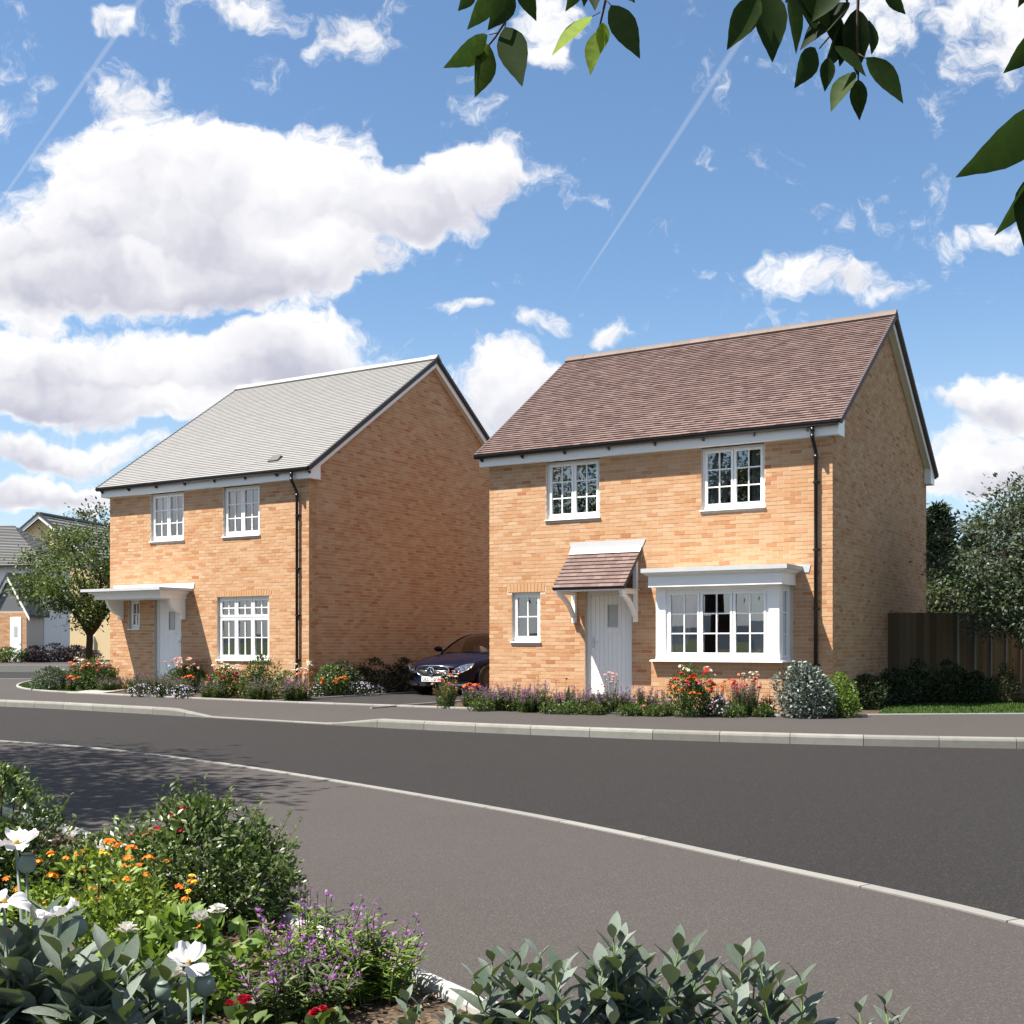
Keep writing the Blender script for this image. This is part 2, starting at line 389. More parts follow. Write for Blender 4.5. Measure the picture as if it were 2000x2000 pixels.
pm('car_black', (.008, .008, .009), .4)
pm('tyre', (.012, .012, .012), .8, bump=(60, .004))
pm('seat', (.32, .24, .19), .8)
pm('plate', (.78, .78, .76), .35)
pm('ink', (.01, .01, .012), .5)
pm('lamp_bowl', (.8, .82, .85), .08, metal=1.)

def glass(name, refl, tint):
    m = bpy.data.materials.new(name); m.use_nodes = True; nt = m.node_tree; nt.nodes.clear(); t = NT(nt)
    tr = t.n('ShaderNodeBsdfTransparent'); t.put(tr, 0, (*tint, 1))
    gl = t.n('ShaderNodeBsdfGlossy'); gl.inputs['Roughness'].default_value = .01; t.put(gl, 0, (.95, .97, 1, 1))
    fr = t.n('ShaderNodeFresnel'); fr.inputs[0].default_value = 1.5
    mx = t.n('ShaderNodeMixShader'); t.put(mx, 0, t.m('ADD', fr.outputs[0], refl, clamp=True))
    nt.links.new(tr.outputs[0], mx.inputs[1]); nt.links.new(gl.outputs[0], mx.inputs[2])
    o = t.n('ShaderNodeOutputMaterial'); nt.links.new(mx.outputs[0], o.inputs[0]); MT[name] = m
glass('glass', .22, (.82, .86, .88))
glass('car_glass', .12, (.55, .58, .58))
glass('lamp_glass', .08, (.95, .97, 1))
# ------------------------------------------------------------------ ground, road, kerbs
def struct(o): return tag(o, kind="structure")
def sheet(name, pts, z, mat, sides=0.):
    g = Geo(); n = len(pts)
    a = sum(pts[i][0] * pts[(i + 1) % n][1] - pts[(i + 1) % n][0] * pts[i][1] for i in range(n))
    if a < 0: pts = pts[::-1]
    if sides: g.prism(pts, 2, z - sides, z)
    else: g.face([(x, y, z) for x, y in pts])
    return struct(g.build(name, MT[mat]))
def smooth_path(pts, step=.25):
    """Catmull-Rom through pts, then resampled"""
    P = [np.array(p, float) for p in pts]; P = [2 * P[0] - P[1]] + P + [2 * P[-1] - P[-2]]; out = []
    for i in range(1, len(P) - 2):
        for k in range(24):
            t = k / 24; a, b, c, d = P[i - 1:i + 3]
            out.append(.5 * ((2 * b) + (-a + c) * t + (2 * a - 5 * b + 4 * c - d) * t * t + (-a + 3 * b - 3 * c + d) * t ** 3))
    out.append(P[-2]); out = np.array(out)
    s = np.concatenate([[0], np.cumsum(np.linalg.norm(np.diff(out, axis=0), axis=1))])
    n = int(s[-1] / step); q = np.linspace(0, s[-1], n + 1)
    return np.stack([np.interp(q, s, out[:, 0]), np.interp(q, s, out[:, 1])], 1)

terr = Geo()
ring = [(0, 0)]
for (r0, r1) in ((0, 60), (60, 250), (250, 1500)):
    n = 48
    for k in range(n):
        a, b = 2 * math.pi * k / n, 2 * math.pi * (k + 1) / n
        pts = [(r1 * math.cos(a), r1 * math.sin(a), -.06), (r1 * math.cos(b), r1 * math.sin(b), -.06)]
        if r0: pts += [(r0 * math.cos(b), r0 * math.sin(b), -.06), (r0 * math.cos(a), r0 * math.sin(a), -.06)]
        else: pts += [(0, 0, -.06)]
        terr.face(pts)
struct(terr.build('ground', MT['meadow']))
# low hills on the skyline behind the place
hg = Geo(); rows = []
for k in range(121):
    a = R(3 * k); base = .8 + .35 * math.sin(a * 3 + 1) + .25 * math.sin(a * 7) + .1 * math.sin(a * 17)
    q = 6.5 if 60 < 3 * k < 120 else 15.
    rows.append([(650 * math.cos(a), 650 * math.sin(a), -1), (760 * math.cos(a), 760 * math.sin(a), q * base * .7), (900 * math.cos(a), 900 * math.sin(a), q * base), (1200 * math.cos(a), 1200 * math.sin(a), -1)])
hg.grid(rows); struct(hg.build('hills', MT['hill'], smooth=True))

sheet('road', [(-75, 1.0), (60, 1.0), (60, 50.5), (-75, 50.5)], 0., 'asphalt')

KERB = smooth_path([(40, 12.0), (24, 12.6), (12, 13.55), (6.38, 14.47), (4.08, 15.02), (1.68, 15.92), (-.7, 17.15), (-2.7, 18.45), (-5.26, 20.28), (-7.4, 21.85), (-9.88, 23.50), (-16, 27.0), (-26, 31.5), (-60, 45)], .05)
EDGE = smooth_path([(45, 22.5), (25, 20.6), (8.44, 19.2), (5.85, 18.95), (4.13, 18.86), (2.12, 19.3), (0, 20.38), (-2.04, 21.58), (-3.55, 22.45), (-5.3, 23.55), (-7.83, 25.4), (-10.16, 27.2), (-11.81, 28.75), (-13.2, 31.1), (-14.2, 34.0), (-14.7, 36.8), (-15.5, 45)], .05)
NEARL = smooth_path([(-45, 33), (-18, 22.0), (-10.5, 17.75), (-6.87, 15.55), (-5.08, 14.4), (-2.68, 12.18), (0, 9.1), (1.52, 6.93), (2.41, 5.5), (3.2, 3.6), (3.8, 1.2)], .05)
BEDL = smooth_path([(-9.5, 12.6), (-5.2, 10.0), (-3.19, 8.11), (-2.38, 7.12), (-1.25, 5.67), (-.36, 4.46), (.02, 3.95), (.55, 3.42), (1.3, 2.85), (2.1, 1.9), (2.4, .9)], .05)

Z_PAVE = .12
edge_lo = [tuple(p) for p in EDGE[::4] if p[1] < 37.5 and p[0] < 44]
def kerb_k(p):
    """height of the kerb: dropped in front of the driveway"""
    x = p[0]
    if x > -2.1 or x < -6.1: return 1.
    if x > -2.95: return .17 + .83 * (x + 2.95) / .85
    if x < -5.3: return .17 + .83 * (-5.3 - x) / .8
    return .17
g = Geo(); KT = np.gradient(KERB, axis=0); KT /= np.linalg.norm(KT, axis=1, keepdims=True); KN = np.stack([-KT[:, 1], KT[:, 0]], 1)
inner = [KERB[i] - KN[i] * 1.2 for i in range(0, len(KERB), 4)]
g.grid([[(*(KERB[i] - KN[i] * .115), .126 * kerb_k(KERB[i]) + .0), (*(KERB[i] - KN[i] * .5), .12 - (1 - kerb_k(KERB[i])) * .06), (*(KERB[i] - KN[i] * 1.2), Z_PAVE)] for i in range(0, len(KERB), 4)][::-1])
g.face([(*p, Z_PAVE) for p in ([tuple(q) for q in inner] + [(-60, 37.6)] + edge_lo[::-1])[::-1]])
struct(g.build('pavement', MT['footway']))
sheet('near_pavement', [tuple(p) for p in NEARL[::4]] + [tuple(p) for p in BEDL[::-4]], .004, 'footway')
sheet('planting_bed', [tuple(p) for p in BEDL[::4]] + [(2.3, -1), (-12, -1), (-12, 12)], .03, 'soil')
sheet('garden_soil', edge_lo + [(-14.8, 48), (45, 48)], Z_PAVE - .012, 'soil')

def strip_stones(path, name, mat, w, h0, h1, length, bull=False, prof=None, skip=lambda p: False, zf=None):
    """stones laid along a path, each its own piece; returns the parent"""
    par = struct(empty(name, (float(path[0][0]), float(path[0][1]), 0)))
    s = np.concatenate([[0], np.cumsum(np.linalg.norm(np.diff(path, axis=0), axis=1))])
    T = np.gradient(path, axis=0); T /= np.linalg.norm(T, axis=1, keepdims=True)
    Nn = np.stack([-T[:, 1], T[:, 0]], 1)
    a = 0.
    while a + length < s[-1]:
        q = np.linspace(a + .004, a + length - .004, 4); a += length
        P = np.stack([np.interp(q, s, path[:, 0]), np.interp(q, s, path[:, 1])], 1)
        if skip(P[1]): continue
        N2 = np.stack([np.interp(q, s, Nn[:, 0]), np.interp(q, s, Nn[:, 1])], 1)
        g = Geo(); rows = []
        for (p, n) in zip(P, N2):
            k = zf(p) if zf else 1.
            rows.append([(p[0] + n[0] * u, p[1] + n[1] * u, h1 * v * k if v > 0 else h0) for (u, v) in prof(w)])
        g.grid(rows, random.random())
        for e in (rows[0][::-1], rows[-1]): g.face(e, g.r[-1])
        o = g.build('stone', MT[mat], par)
        o.matrix_parent_inverse = Matrix.Translation((-float(path[0][0]), -float(path[0][1]), 0))
    return par
halfbat = lambda w: [(0, 0), (0.0, .72), (-.012, .93), (-.03, 1.04), (-w, 1.06), (-w, 0)]
strip_stones(KERB, 'kerb', 'kerb', .125, -.05, .126, .915, prof=halfbat, skip=lambda p: p[0] > 16 or p[0] < -22, zf=kerb_k)
flat = lambda w: [(-w / 2, 0), (-w / 2, .9), (-w / 2 + .006, 1.), (w / 2 - .006, 1.), (w / 2, .9), (w / 2, 0)]
strip_stones(EDGE, 'garden_edging', 'edging', .065, .0, Z_PAVE + .034, .915, prof=flat, skip=lambda p: p[0] > 20 or p[1] > 40)
strip_stones(NEARL, 'flush_kerb', 'flush_kerb', .09, -.03, .014, .915, prof=flat, skip=lambda p: p[0] < -16)
bull = lambda w: [(-w / 2, 0), (-w / 2, .62), (-w * .38, .86), (-w * .16, .98), (w * .16, .98), (w * .38, .86), (w / 2, .62), (w / 2, 0)]
strip_stones(BEDL, 'bed_edging', 'bed_edging', .075, -.02, .085, .915, prof=bull, skip=lambda p: p[1] < 1.6)

# driveway between the houses, with its own edgings, and the slab path to the left door
def hA(lx, ly): return hw(HA, lx, ly)
def hB(lx, ly): return hw(HB, lx, ly)
sheet('driveway', [hA(-3.24, -3.15), hA(-.05, -4.06), hA(-.05, 12), hA(-3.24, 12)], Z_PAVE - .004, 'drive_asphalt')
strip_stones(smooth_path([hA(-3.27, -3.05), hA(-3.27, 1), hA(-3.27, 12)], .05), 'drive_edging', 'edging', .05, .0, Z_PAVE + .03, .915, prof=flat)
strip_stones(smooth_path([hA(-.02, -3.95), hA(-.02, -2.5), hA(-.02, -.1)], .05), 'drive_edging', 'edging', .05, .0, Z_PAVE + .03, .915, prof=flat)
sheet('garden_path', [gnd(129, 1354.2, .12), gnd(187, 1355.6, .12), gnd(262, 1346.2, .12), hB(2.6, -.1), hB(1.5, -.1), gnd(200, 1345.0, .12)], Z_PAVE + .012, 'paving', sides=.05)
LAWN = [(x, y + .06) for x, y in (tuple(p) for p in EDGE[::4]) if 5.9 < x < 30]
sheet('lawn', LAWN[::-1] + [(30, 27), (13, 26.6), (9.1, 23.9), (7.6, 23.6)], Z_PAVE + .004, 'lawn')
TIP = [tuple(p) for p in EDGE[::4] if p[0] < -10.6 and p[1] < 37]
sheet('lawn', [(x + .07, y + .0) for x, y in TIP] + [(-12.5, 37), (-11.0, 31), (-10.4, 28.5)], Z_PAVE + .004, 'lawn')
# far side of the side street: raised forecourt
sheet('forecourt', [(-75, 51.2), (-12, 51.2), (-12, 75), (-75, 75)], .28, 'footway', sides=.4)
sheet('forecourt_kerb', [(-75, 50.9), (-12, 50.9), (-12, 51.2), (-75, 51.2)], .286, 'edging', sides=.4)
sheet('side_street_kerb', [(-60, 37.6), (-14.9, 37.6), (-14.9, 37.74), (-60, 37.74)], .126, 'edging', sides=.2)

# mown grass: blades on the two lawns
def in_poly(P, poly):
    x, y = P[:, 0], P[:, 1]; c = np.zeros(len(P), bool); n = len(poly)
    for i in range(n):
        x0, y0 = poly[i]; x1, y1 = poly[(i + 1) % n]
        k = ((y0 > y) != (y1 > y)) & (x < (x1 - x0) * (y - y0) / ((y1 - y0) + 1e-12) + x0); c ^= k
    return c
def blades(poly, n, h):
    a = np.array(poly); P = RNG.random((n, 2)) * (a.max(0) - a.min(0)) + a.min(0); P = P[in_poly(P, poly)]
    pos = np.column_stack([P, np.full(len(P), Z_PAVE)]); up = np.tile((0, 0, 1.), (len(P), 1)) + RNG.normal(size=(len(P), 3)) * .35
    return scatter((QUAD[0] * np.array([.5, 1, 1]), QUAD[1]), pos, up, rnd_dirs(len(P)), h * RNG.uniform(.6, 1.2, len(P)))
LW = [p for p in LAWN[::-1] if p[0] < 13] + [(12.5, 25), (9.1, 23.6), (7.6, 23.2)]
gv = cat([blades(LW, 45000, .055), blades([(x + .1, y) for x, y in TIP if y < 33] + [(-11.8, 31), (-10.8, 28.6)], 9000, .06)])
tag(inst('grass', np_mesh('grass', *gv, MT['blade'])), 'short mown grass on the verges beside the houses', 'grass', kind='stuff')
# bark mulch chips in the near bed
n = 26000
P = np.column_stack([RNG.uniform(-5, 2.2, n), RNG.uniform(1.2, 10, n)])
bp = [tuple(p) for p in BEDL[::4]] + [(2.3, -1), (-12, -1), (-12, 12)]
P = P[in_poly(P, bp)]
pos = np.column_stack([P, np.full(len(P), .036) + RNG.random(len(P)) * .012])
chip = (np.array([(-.25, 0, 0), (.25, 0, .02), (.2, 1, .05), (-.2, .95, 0)]), np.array([(0, 1, 2, 3)]))
d = rnd_dirs(len(P)) * np.array([1, 1, .18]); nn = np.tile((0, 0, 1.), (len(P), 1)) + RNG.normal(size=(len(P), 3)) * .35
gv = scatter(chip, pos, d, nn, RNG.uniform(.012, .045, len(P)))
tag(inst('bark_mulch', np_mesh('bark_mulch', *gv, MT['mulch'])), 'brown bark mulch covering the soil of the near flower bed', 'mulch', kind='stuff')
# ------------------------------------------------------------------ houses
BR_L, BR_H, JO = .215, .065, .010
def brick_mesh(l, h, rnd, name='brick'):
    g = Geo(); g.box(0, l, 0, .03, 0, h, rnd, skip=('k',)); return g.mesh(name, MT['brick'])
STRETCH = [brick_mesh(BR_L, BR_H, random.betavariate(1.8, 1.4)) for _ in range(18)]
def free(u0, u1, holes):
    segs = [(u0, u1)]
    for (a, b) in holes:
        nx = []
        for (p, q) in segs:
            if b <= p or a >= q: nx.append((p, q)); continue
            if a > p: nx.append((p, a))
            if b < q: nx.append((b, q))
        segs = nx
    return segs
def lay_bricks(z0, z1, span, holes=(), shift=0):
    """stretcher bond; span(z) -> (u0,u1) or None; holes (u0,u1,z0,z1). returns (u, z, length)"""
    out = []; k = 0
    while True:
        z = z0 + k * (BR_H + JO)
        if z + BR_H > z1 + .02: break
        sp = span(z + BR_H)
        if sp and sp[1] - sp[0] > .05:
            hs = [(a - JO * .4, b + JO * .4) for (a, b, c, d) in holes if z + BR_H > c + .01 and z < d - .01]
            off = (k + shift) % 2 * .1125
            for (p, q) in free(sp[0], sp[1], sorted(hs)):
                i = math.floor((p + off) / .225)
                while i * .225 - off < q:
                    a = max(p, i * .225 - off); b = min(q, i * .225 - off + BR_L); i += 1
                    if b - a > .025: out.append((a, z, b - a))
        k += 1
    return out
def brickwork(wall, M, bricks, ind=None, name='brickwork', proud=.0035):
    """bricks on a wall: those in `ind` become single bricks, the rest one mesh. M maps (u, depth, z) to house space"""
    g = Geo(); single = set(ind or [])
    for i, (u, z, l) in enumerate(bricks):
        if i in single:
            inst('brick', random.choice(STRETCH), wall, M @ Matrix.Translation((u, -proud + random.uniform(-.0015, .0015), z)))
        else:
            g.box(u, u + l, -proud + random.uniform(-.0012, .0012), .02, z, z + BR_H, random.betavariate(1.8, 1.4), M=M, skip=('k',))
    tag(g.build(name, MT['brick'], wall), kind='stuff')
def holed_wall(u0, u1, z0, z1, holes, thick=.28):
    g = Geo(); us = sorted({u0, u1, *[h[0] for h in holes], *[h[1] for h in holes]}); zs = sorted({z0, z1, *[h[2] for h in holes], *[h[3] for h in holes]})
    us = [u for u in us if u0 <= u <= u1]; zs = [z for z in zs if z0 <= z <= z1]
    solid = lambda i, j: 0 <= i < len(us) - 1 and 0 <= j < len(zs) - 1 and not any(h[0] <= (us[i] + us[i + 1]) / 2 <= h[1] and h[2] <= (zs[j] + zs[j + 1]) / 2 <= h[3] for h in holes)
    for i in range(len(us) - 1):
        for j in range(len(zs) - 1):
            if solid(i, j):
                sk = [k for k, (a, b) in {'l': (i - 1, j), 'r': (i + 1, j), 'b': (i, j - 1), 't': (i, j + 1)}.items() if solid(a, b)]
                g.box(us[i], us[i + 1], 0, thick, zs[j], zs[j + 1], skip=sk)
    return g
IDM = Matrix.Identity(4)

def window(root, u0, u1, z0, z1, cols, rows, rec=.07, M=IDM, top=None, sill=True, sill_out=.04, fw=.05, sw=.045, bw=.022, name='window'):
    """casement window; cols = panes per light; top = (height, rows) of fanlights"""
    g = Geo(); zs = z0 + (.035 if sill else 0.)
    g.box(u0, u0 + fw, rec, rec + .06, zs, z1); g.box(u1 - fw, u1, rec, rec + .06, zs, z1)
    g.box(u0 + fw, u1 - fw, rec, rec + .06, z1 - fw, z1); g.box(u0 + fw, u1 - fw, rec, rec + .06, zs, zs + fw * 1.15)
    n = len(cols); inner = (u1 - u0 - 2 * fw - (n - 1) * .012) / n
    panes = []; bars = []
    bands = [(zs + fw * 1.15, z1 - fw, rows)]
    if top: bands = [(zs + fw * 1.15, z1 - fw - top[0] - .03, rows), (z1 - fw - top[0], z1 - fw, top[1])]
    if top: g.box(u0 + fw, u1 - fw, rec + .004, rec + .056, z1 - fw - top[0] - .03, z1 - fw - top[0])
    for k, nc in enumerate(cols):
        a = u0 + fw + k * (inner + .012); b = a + inner
        if k: g.box(a - .012, a, rec + .006, rec + .056, zs + fw, z1 - fw)
        for (c, d, nr) in bands:
            y0 = rec - .012; y1 = rec + .045
            g.box(a + .003, a + sw, y0, y1, c + .003, d - .003); g.box(b - sw, b - .003, y0, y1, c + .003, d - .003)
            g.box(a + sw, b - sw, y0, y1, d - sw, d - .003); g.box(a + sw, b - sw, y0, y1, c + .003, c + sw * 1.1)
            ga, gb, gc, gd = a + sw, b - sw, c + sw * 1.1, d - sw
            pu = (gb - ga - (nc - 1) * bw) / nc; pz = (gd - gc - (nr - 1) * bw) / nr
            for i in range(nc):
                for j in range(nr):
                    panes.append((ga + i * (pu + bw), ga + i * (pu + bw) + pu, gc + j * (pz + bw), gc + j * (pz + bw) + pz))
            for i in range(1, nc): bars.append((ga + i * (pu + bw) - bw, ga + i * (pu + bw), gc, gd))
            for j in range(1, nr):
                for i in range(nc): bars.append((ga + i * (pu + bw), ga + i * (pu + bw) + pu, gc + j * (pz + bw) - bw, gc + j * (pz + bw)))
    w = g.build(name, MT['white'], root, mat4=M)
    for (a, b, c, d) in panes:
        q = Geo(); e = [random.uniform(-.0012, .0012) for _ in range(2)]; y = rec + .024
        q.face([(a, y - e[0], c), (b, y + e[0], c), (b, y + e[0] + e[1], d), (a, y - e[0] + e[1], d)]); q.build('pane', MT['glass'], w)
    for (a, b, c, d) in bars:
        q = Geo(); q.box(a, b, rec + .006, rec + .040, c, d); q.build('glazing_bar', MT['white'], w)
    if sill:
        q = Geo(); q.prism([(-sill_out, z0 + .004), (-sill_out, z0 + .026), (rec + .03, z0 + .035), (rec + .03, z0)], 0, u0 - .028, u1 + .028); q.build('sill', MT['white'], w)
    return w

def door(root, u0, u1, z0, z1, handle_left, rec=.09):
    g = Geo(); fw = .075
    g.box(u0, u0 + fw, rec, rec + .07, z0, z1); g.box(u1 - fw, u1, rec, rec + .07, z0, z1); g.box(u0 + fw, u1 - fw, rec, rec + .07, z1 - fw, z1)
    a, b, c, d = u0 + fw + .004, u1 - fw - .004, z0 + .02, z1 - fw - .004
    fr = g.build('door_frame', MT['door_paint'], root)
    lf = Geo(); lf.box(a, b, rec + .026, rec + .06, c, d); leaf = lf.build('door', MT['door_paint'], root)
    n = 9; w = (b - a) / n; pu0, pu1, pz0, pz1 = a + w * 4, a + w * 6, z0 + 1.36, z0 + 1.77
    for i in range(n):
        q = Geo(); x0, x1 = a + i * w + .0022, a + (i + 1) * w - .0022
        if i in (4, 5):
            q.box(x0, x1, rec + .014, rec + .0255, c, pz0); q.box(x0, x1, rec + .014, rec + .0255, pz1, d)
        else: q.box(x0, x1, rec + .014, rec + .0255, c, d)
        q.build('plank', MT['door_paint'], leaf)
    q = Geo(); t = .016
    for (x0, x1, y0, y1) in ((pu0 - t, pu0 + .004, pz0 - t, pz1 + t), (pu1 - .004, pu1 + t, pz0 - t, pz1 + t), (pu0 + .004, pu1 - .004, pz0 - t, pz0), (pu0 + .004, pu1 - .004, pz1, pz1 + t)): q.box(x0, x1, rec + .002, rec + .0138, y0, y1)
    q.build('pane_frame', MT['lead'], leaf)
    q = Geo(); q.box(pu0 + .004, pu1 - .004, rec + .02, rec + .025, pz0, pz1); q.build('pane', MT['frosted'], leaf)
    q = Geo(); m = (pu0 + pu1) / 2; q.box(m - .15, m + .15, rec - .002, rec + .0135, pz0 - .13, pz0 - .055); q.box(m - .13, m + .13, rec - .007, rec - .0022, pz0 - .115, pz0 - .07)
    q.build('letter_plate', MT['white'], leaf)
    q = Geo(); hx = a + .055 if handle_left else b - .055; s = 1 if handle_left else -1
    q.box(hx - .018, hx + .018, rec + .002, rec + .0136, z0 + .93, z0 + 1.15)
    q.tube([(hx, rec + .002, z0 + 1.06), (hx, rec - .04, z0 + 1.06), (hx + s * .12, rec - .045, z0 + 1.058)], .009); q.build('handle', MT['steel'], leaf)
    q = Geo(); q.box(u0 + .002, u1 - .002, rec - .06, rec + .12, z0 - .05, z0 + .0195); q.build('threshold', MT['paving'], leaf)
    return fr

def house(name, label, H, W, D, ZS, ZR, ZE, holes, brick_holes, tile, tw, g_, rtile, vmat, side_shift):
    root = tag(empty(name, (H[0], H[1], 0), -TH), label, 'house', 'two new brick houses')
    a, a2, b, c = .155, .21, .16, .245
    tan = (ZR - .10 - ZE) / (D / 2 + c); phi = math.atan(tan)
    under = lambda ly: ZE - .055 + tan * (min(ly, D - ly) + c)
    # walls
    fw = holed_wall(0, W, 0, ZS + .12, holes).build('front_wall', MT['mortar'], root)
    def gable(u, s):
        g = Geo(); x0, x1 = (u, u + s * .28); pts = [(.2805, 0), (D - .2805, 0), (D - .2805, under(.28) - .02), (D / 2, under(D / 2) - .02), (.2805, under(.28) - .02)]
        g.prism(pts, 0, x0, x1); g.box(min(x0, x1) + .0005, max(x0, x1) - .0005, .001, .280, 0, ZS + .10); return g
    gr = Geo(); pts = [(.281, 0), (D - .281, 0), (D - .281, under(.28) - .02), (D / 2, under(D / 2) - .02), (.281, under(.28) - .02)]
    gr.prism(pts, 0, W - .28, W); gr.box(W - .279, W, .02, .2805, .0, ZS + .1, skip=('k',)); rw = gr.build('gable_wall', MT['mortar'], root)
    gl = Geo(); gl.prism(pts, 0, 0, .28); gl.box(0, .279, .02, .2805, .0, ZS + .1, skip=('k',)); lw = gl.build('gable_wall', MT['mortar'], root)
    gb = Geo(); gb.box(0, W, D - .2805, D, 0, ZS + .1); bw = gb.build('rear_wall', MT['mortar'], root)
    # storey floors keep the rooms dark
    q = Geo(); q.box(.285, W - .285, .285, D - .285, .02, .2); q.box(.285, W - .285, .285, D - .285, 2.5, 2.75); q.box(.285, W - .285, .285, D - .285, ZS + .0, ZS + .08); q.box(W * .45, W * .46, 2.2, D - .3, .21, ZS - .01); q.box(.29, W - .29, 2.9, 3.0, .21, 2.49); q.box(.29, W - .29, 2.9, 3.0, 2.76, ZS - .01)
    q.build('room_partition', MT['room'], root)
    z0 = .13
    MF = IDM; MR = Matrix.Translation((W, 0, 0)) @ Matrix.Rotation(R(90), 4, 'Z')
    ML = Matrix.Translation((0, D, 0)) @ Matrix.Rotation(R(-90), 4, 'Z'); MB = Matrix.Translation((W, D, 0)) @ Matrix.Rotation(R(180), 4, 'Z')
    fb = lay_bricks(z0, ZS, lambda z: (-.006, W + .006), brick_holes)
    def px(i):
        u, z, l = fb[i]; X, Y = hw(H, u, 0); return (l * CT, -Y)
    vis = [i for i, (u, z, l) in enumerate(fb) if l > .21 and .95 < z < 4.1]
    vis.sort(key=lambda i: hw(H, fb[i][0], 0)[1])
    brickwork(fw, MF, fb, vis[:300])
    def span(z):
        if z <= under(0) - .01: return (.0, D)
        k = (z + .02 - ZE + .055) / tan - c; return (k, D - k) if k < D / 2 else None
    brickwork(rw, MR, lay_bricks(z0, ZR, span, shift=side_shift)); brickwork(lw, ML, lay_bricks(z0, ZR, span, shift=side_shift))
    brickwork(bw, MB, lay_bricks(z0, ZS, lambda z: (.0, W)))
    # roof: two decks, tiles, ridge
    Ls = (D / 2 + c) / math.cos(phi)
    rd = Geo()
    for s in (0, 1):
        e = [(-c, ZE - .03), (D / 2, ZE - .03 + tan * (D / 2 + c)), (D / 2, ZE - .075 + tan * (D / 2 + c)), (-c + .02, ZE - .07)]
        if s: e = [(D - y, z) for (y, z) in e][::-1]
        rd.prism(e, 0, -a2 + .03, W + a2 - .03)
    roof = rd.build('roof', MT[vmat], root)
    LIFT = .032 if tile == 'clay_tile' else .024
    def tile_geo(g, x0, x1, t0, rnd, M=None, lift=LIFT):
        vs = [(x0, t0, lift), (x1, t0, lift), (x1, t0 + g_ + .012, .008), (x0, t0 + g_ + .012, .008), (x0, t0, .006), (x1, t0, .006)]
        if M is not None: vs = [tuple(M @ Vector(p)) for p in vs]
        g.poly(vs, [(0, 1, 2, 3), (4, 5, 1, 0), (4, 0, 3), (1, 5, 2)], rnd)
    SF = Matrix.Translation((0, -c, ZE - .03)) @ Matrix.Rotation(phi, 4, 'X')
    SBk = Matrix.Translation((W, D + c, ZE - .03)) @ Matrix.Rotation(math.pi, 4, 'Z') @ Matrix.Rotation(phi, 4, 'X')
    nr = int(Ls / g_); tg = Geo(); tl = []
    for r in range(nr):
        off = (r % 2) * tw / 2; x = -a2 - off
        while x < W + a2:
            p, q = max(x, -a2), min(x + tw - .003, W + a2); x += tw
            if q - p > .03: tl.append((p, q, r * g_))
    tl_full = [t for t in tl if t[1] - t[0] > tw - .01]
    tl_full.sort(key=lambda t: t[2] - .35 * t[0]); single = set(tl_full[:300])
    var = []
    for _ in range(12):
        g = Geo(); tile_geo(g, 0, tw - .003, 0, random.random()); var.append(g.mesh('tile', MT[tile]))
    for t in tl:
        if t in single: inst('tile', random.choice(var), roof, SF @ Matrix.Translation((t[0], t[2], random.uniform(-.001, .002))))
        else: tile_geo(tg, t[0], t[1], t[2], random.random(), SF, LIFT + random.uniform(-.002, .003) * (tile == 'clay_tile'))
    tag(tg.build('tiling', MT[tile], roof), kind='stuff')
    tb = Geo()
    for r in range(nr): tile_geo(tb, -a2, W + a2, r * g_, random.random(), SBk)
    tag(tb.build('rear_tiling', MT[tile], roof), kind='stuff')
    # verge trim: one small cap per course
    for (x, sgn) in ((W + a2, 1), (-a2, -1)):
        vg = Geo()
        for S in (SF, SBk):
            for r in range(nr):
                xx = (x if S is SF else W - x); sg = sgn if S is SF else -sgn
                x0, x1 = (xx - .03, xx + .022) if sg > 0 else (xx - .022, xx + .03)
                vg.poly([tuple(S @ Vector(p)) for p in ((x0, r * g_ - .004, .034), (x1, r * g_ - .004, .034), (x1, r * g_ + g_ - .006, .022), (x0, r * g_ + g_ - .006, .022), (x0, r * g_ - .004, -.045), (x1, r * g_ - .004, -.075), (x1, r * g_ + g_ - .006, -.075), (x0, r * g_ + g_ - .006, -.045))],
                        [(0, 1, 2, 3), (4, 5, 1, 0), (5, 6, 2, 1), (6, 7, 3, 2), (7, 4, 0, 3), (7, 6, 5, 4)], random.random())
        tag(vg.build('verge_trim', MT[vmat], roof), kind='stuff')
    L = .45; x = -a2 - .01; k = 0
    while x < W + a2:
        x1 = min(x + L, W + a2 + .02); g = Geo(); h = .012 if (k == 0 or x1 > W + a2) else 0
        zt = ZE + tan * (D / 2 + c); w = .155; pr = [(-w, -w * tan - .005), (-w * .35, -.035 + h), (-.03, .005 + h), (.03, .005 + h), (w * .35, -.035 + h), (w, -w * tan - .005), (w - .02, -w * tan - .03), (0, -.05), (-w + .02, -w * tan - .03)]
        g.prism([(D / 2 + p, zt + q + .045) for p, q in pr][::-1], 0, x + .003, x1, random.random()); g.build('ridge_tile', MT[rtile], roof); x += L; k += 1
    # eaves boxes, boards, soffits
    for s in (0, 1):
        q = Geo(); y0, y1 = (-b, -b + .02) if s == 0 else (D + b - .02, D + b)
        q.box(-a + .0005, W + a - .0005, y0, y1, ZS, ZE - .035); q.build('fascia', MT['white'], root)
        q = Geo(); y0, y1 = (-b + .021, -.0005) if s == 0 else (D + .0005, D + b - .021)
        q.box(-a + .021, W + a - .021, y0, y1, ZS + .004, ZS + .016); q.build('soffit', MT['soffit'], root)
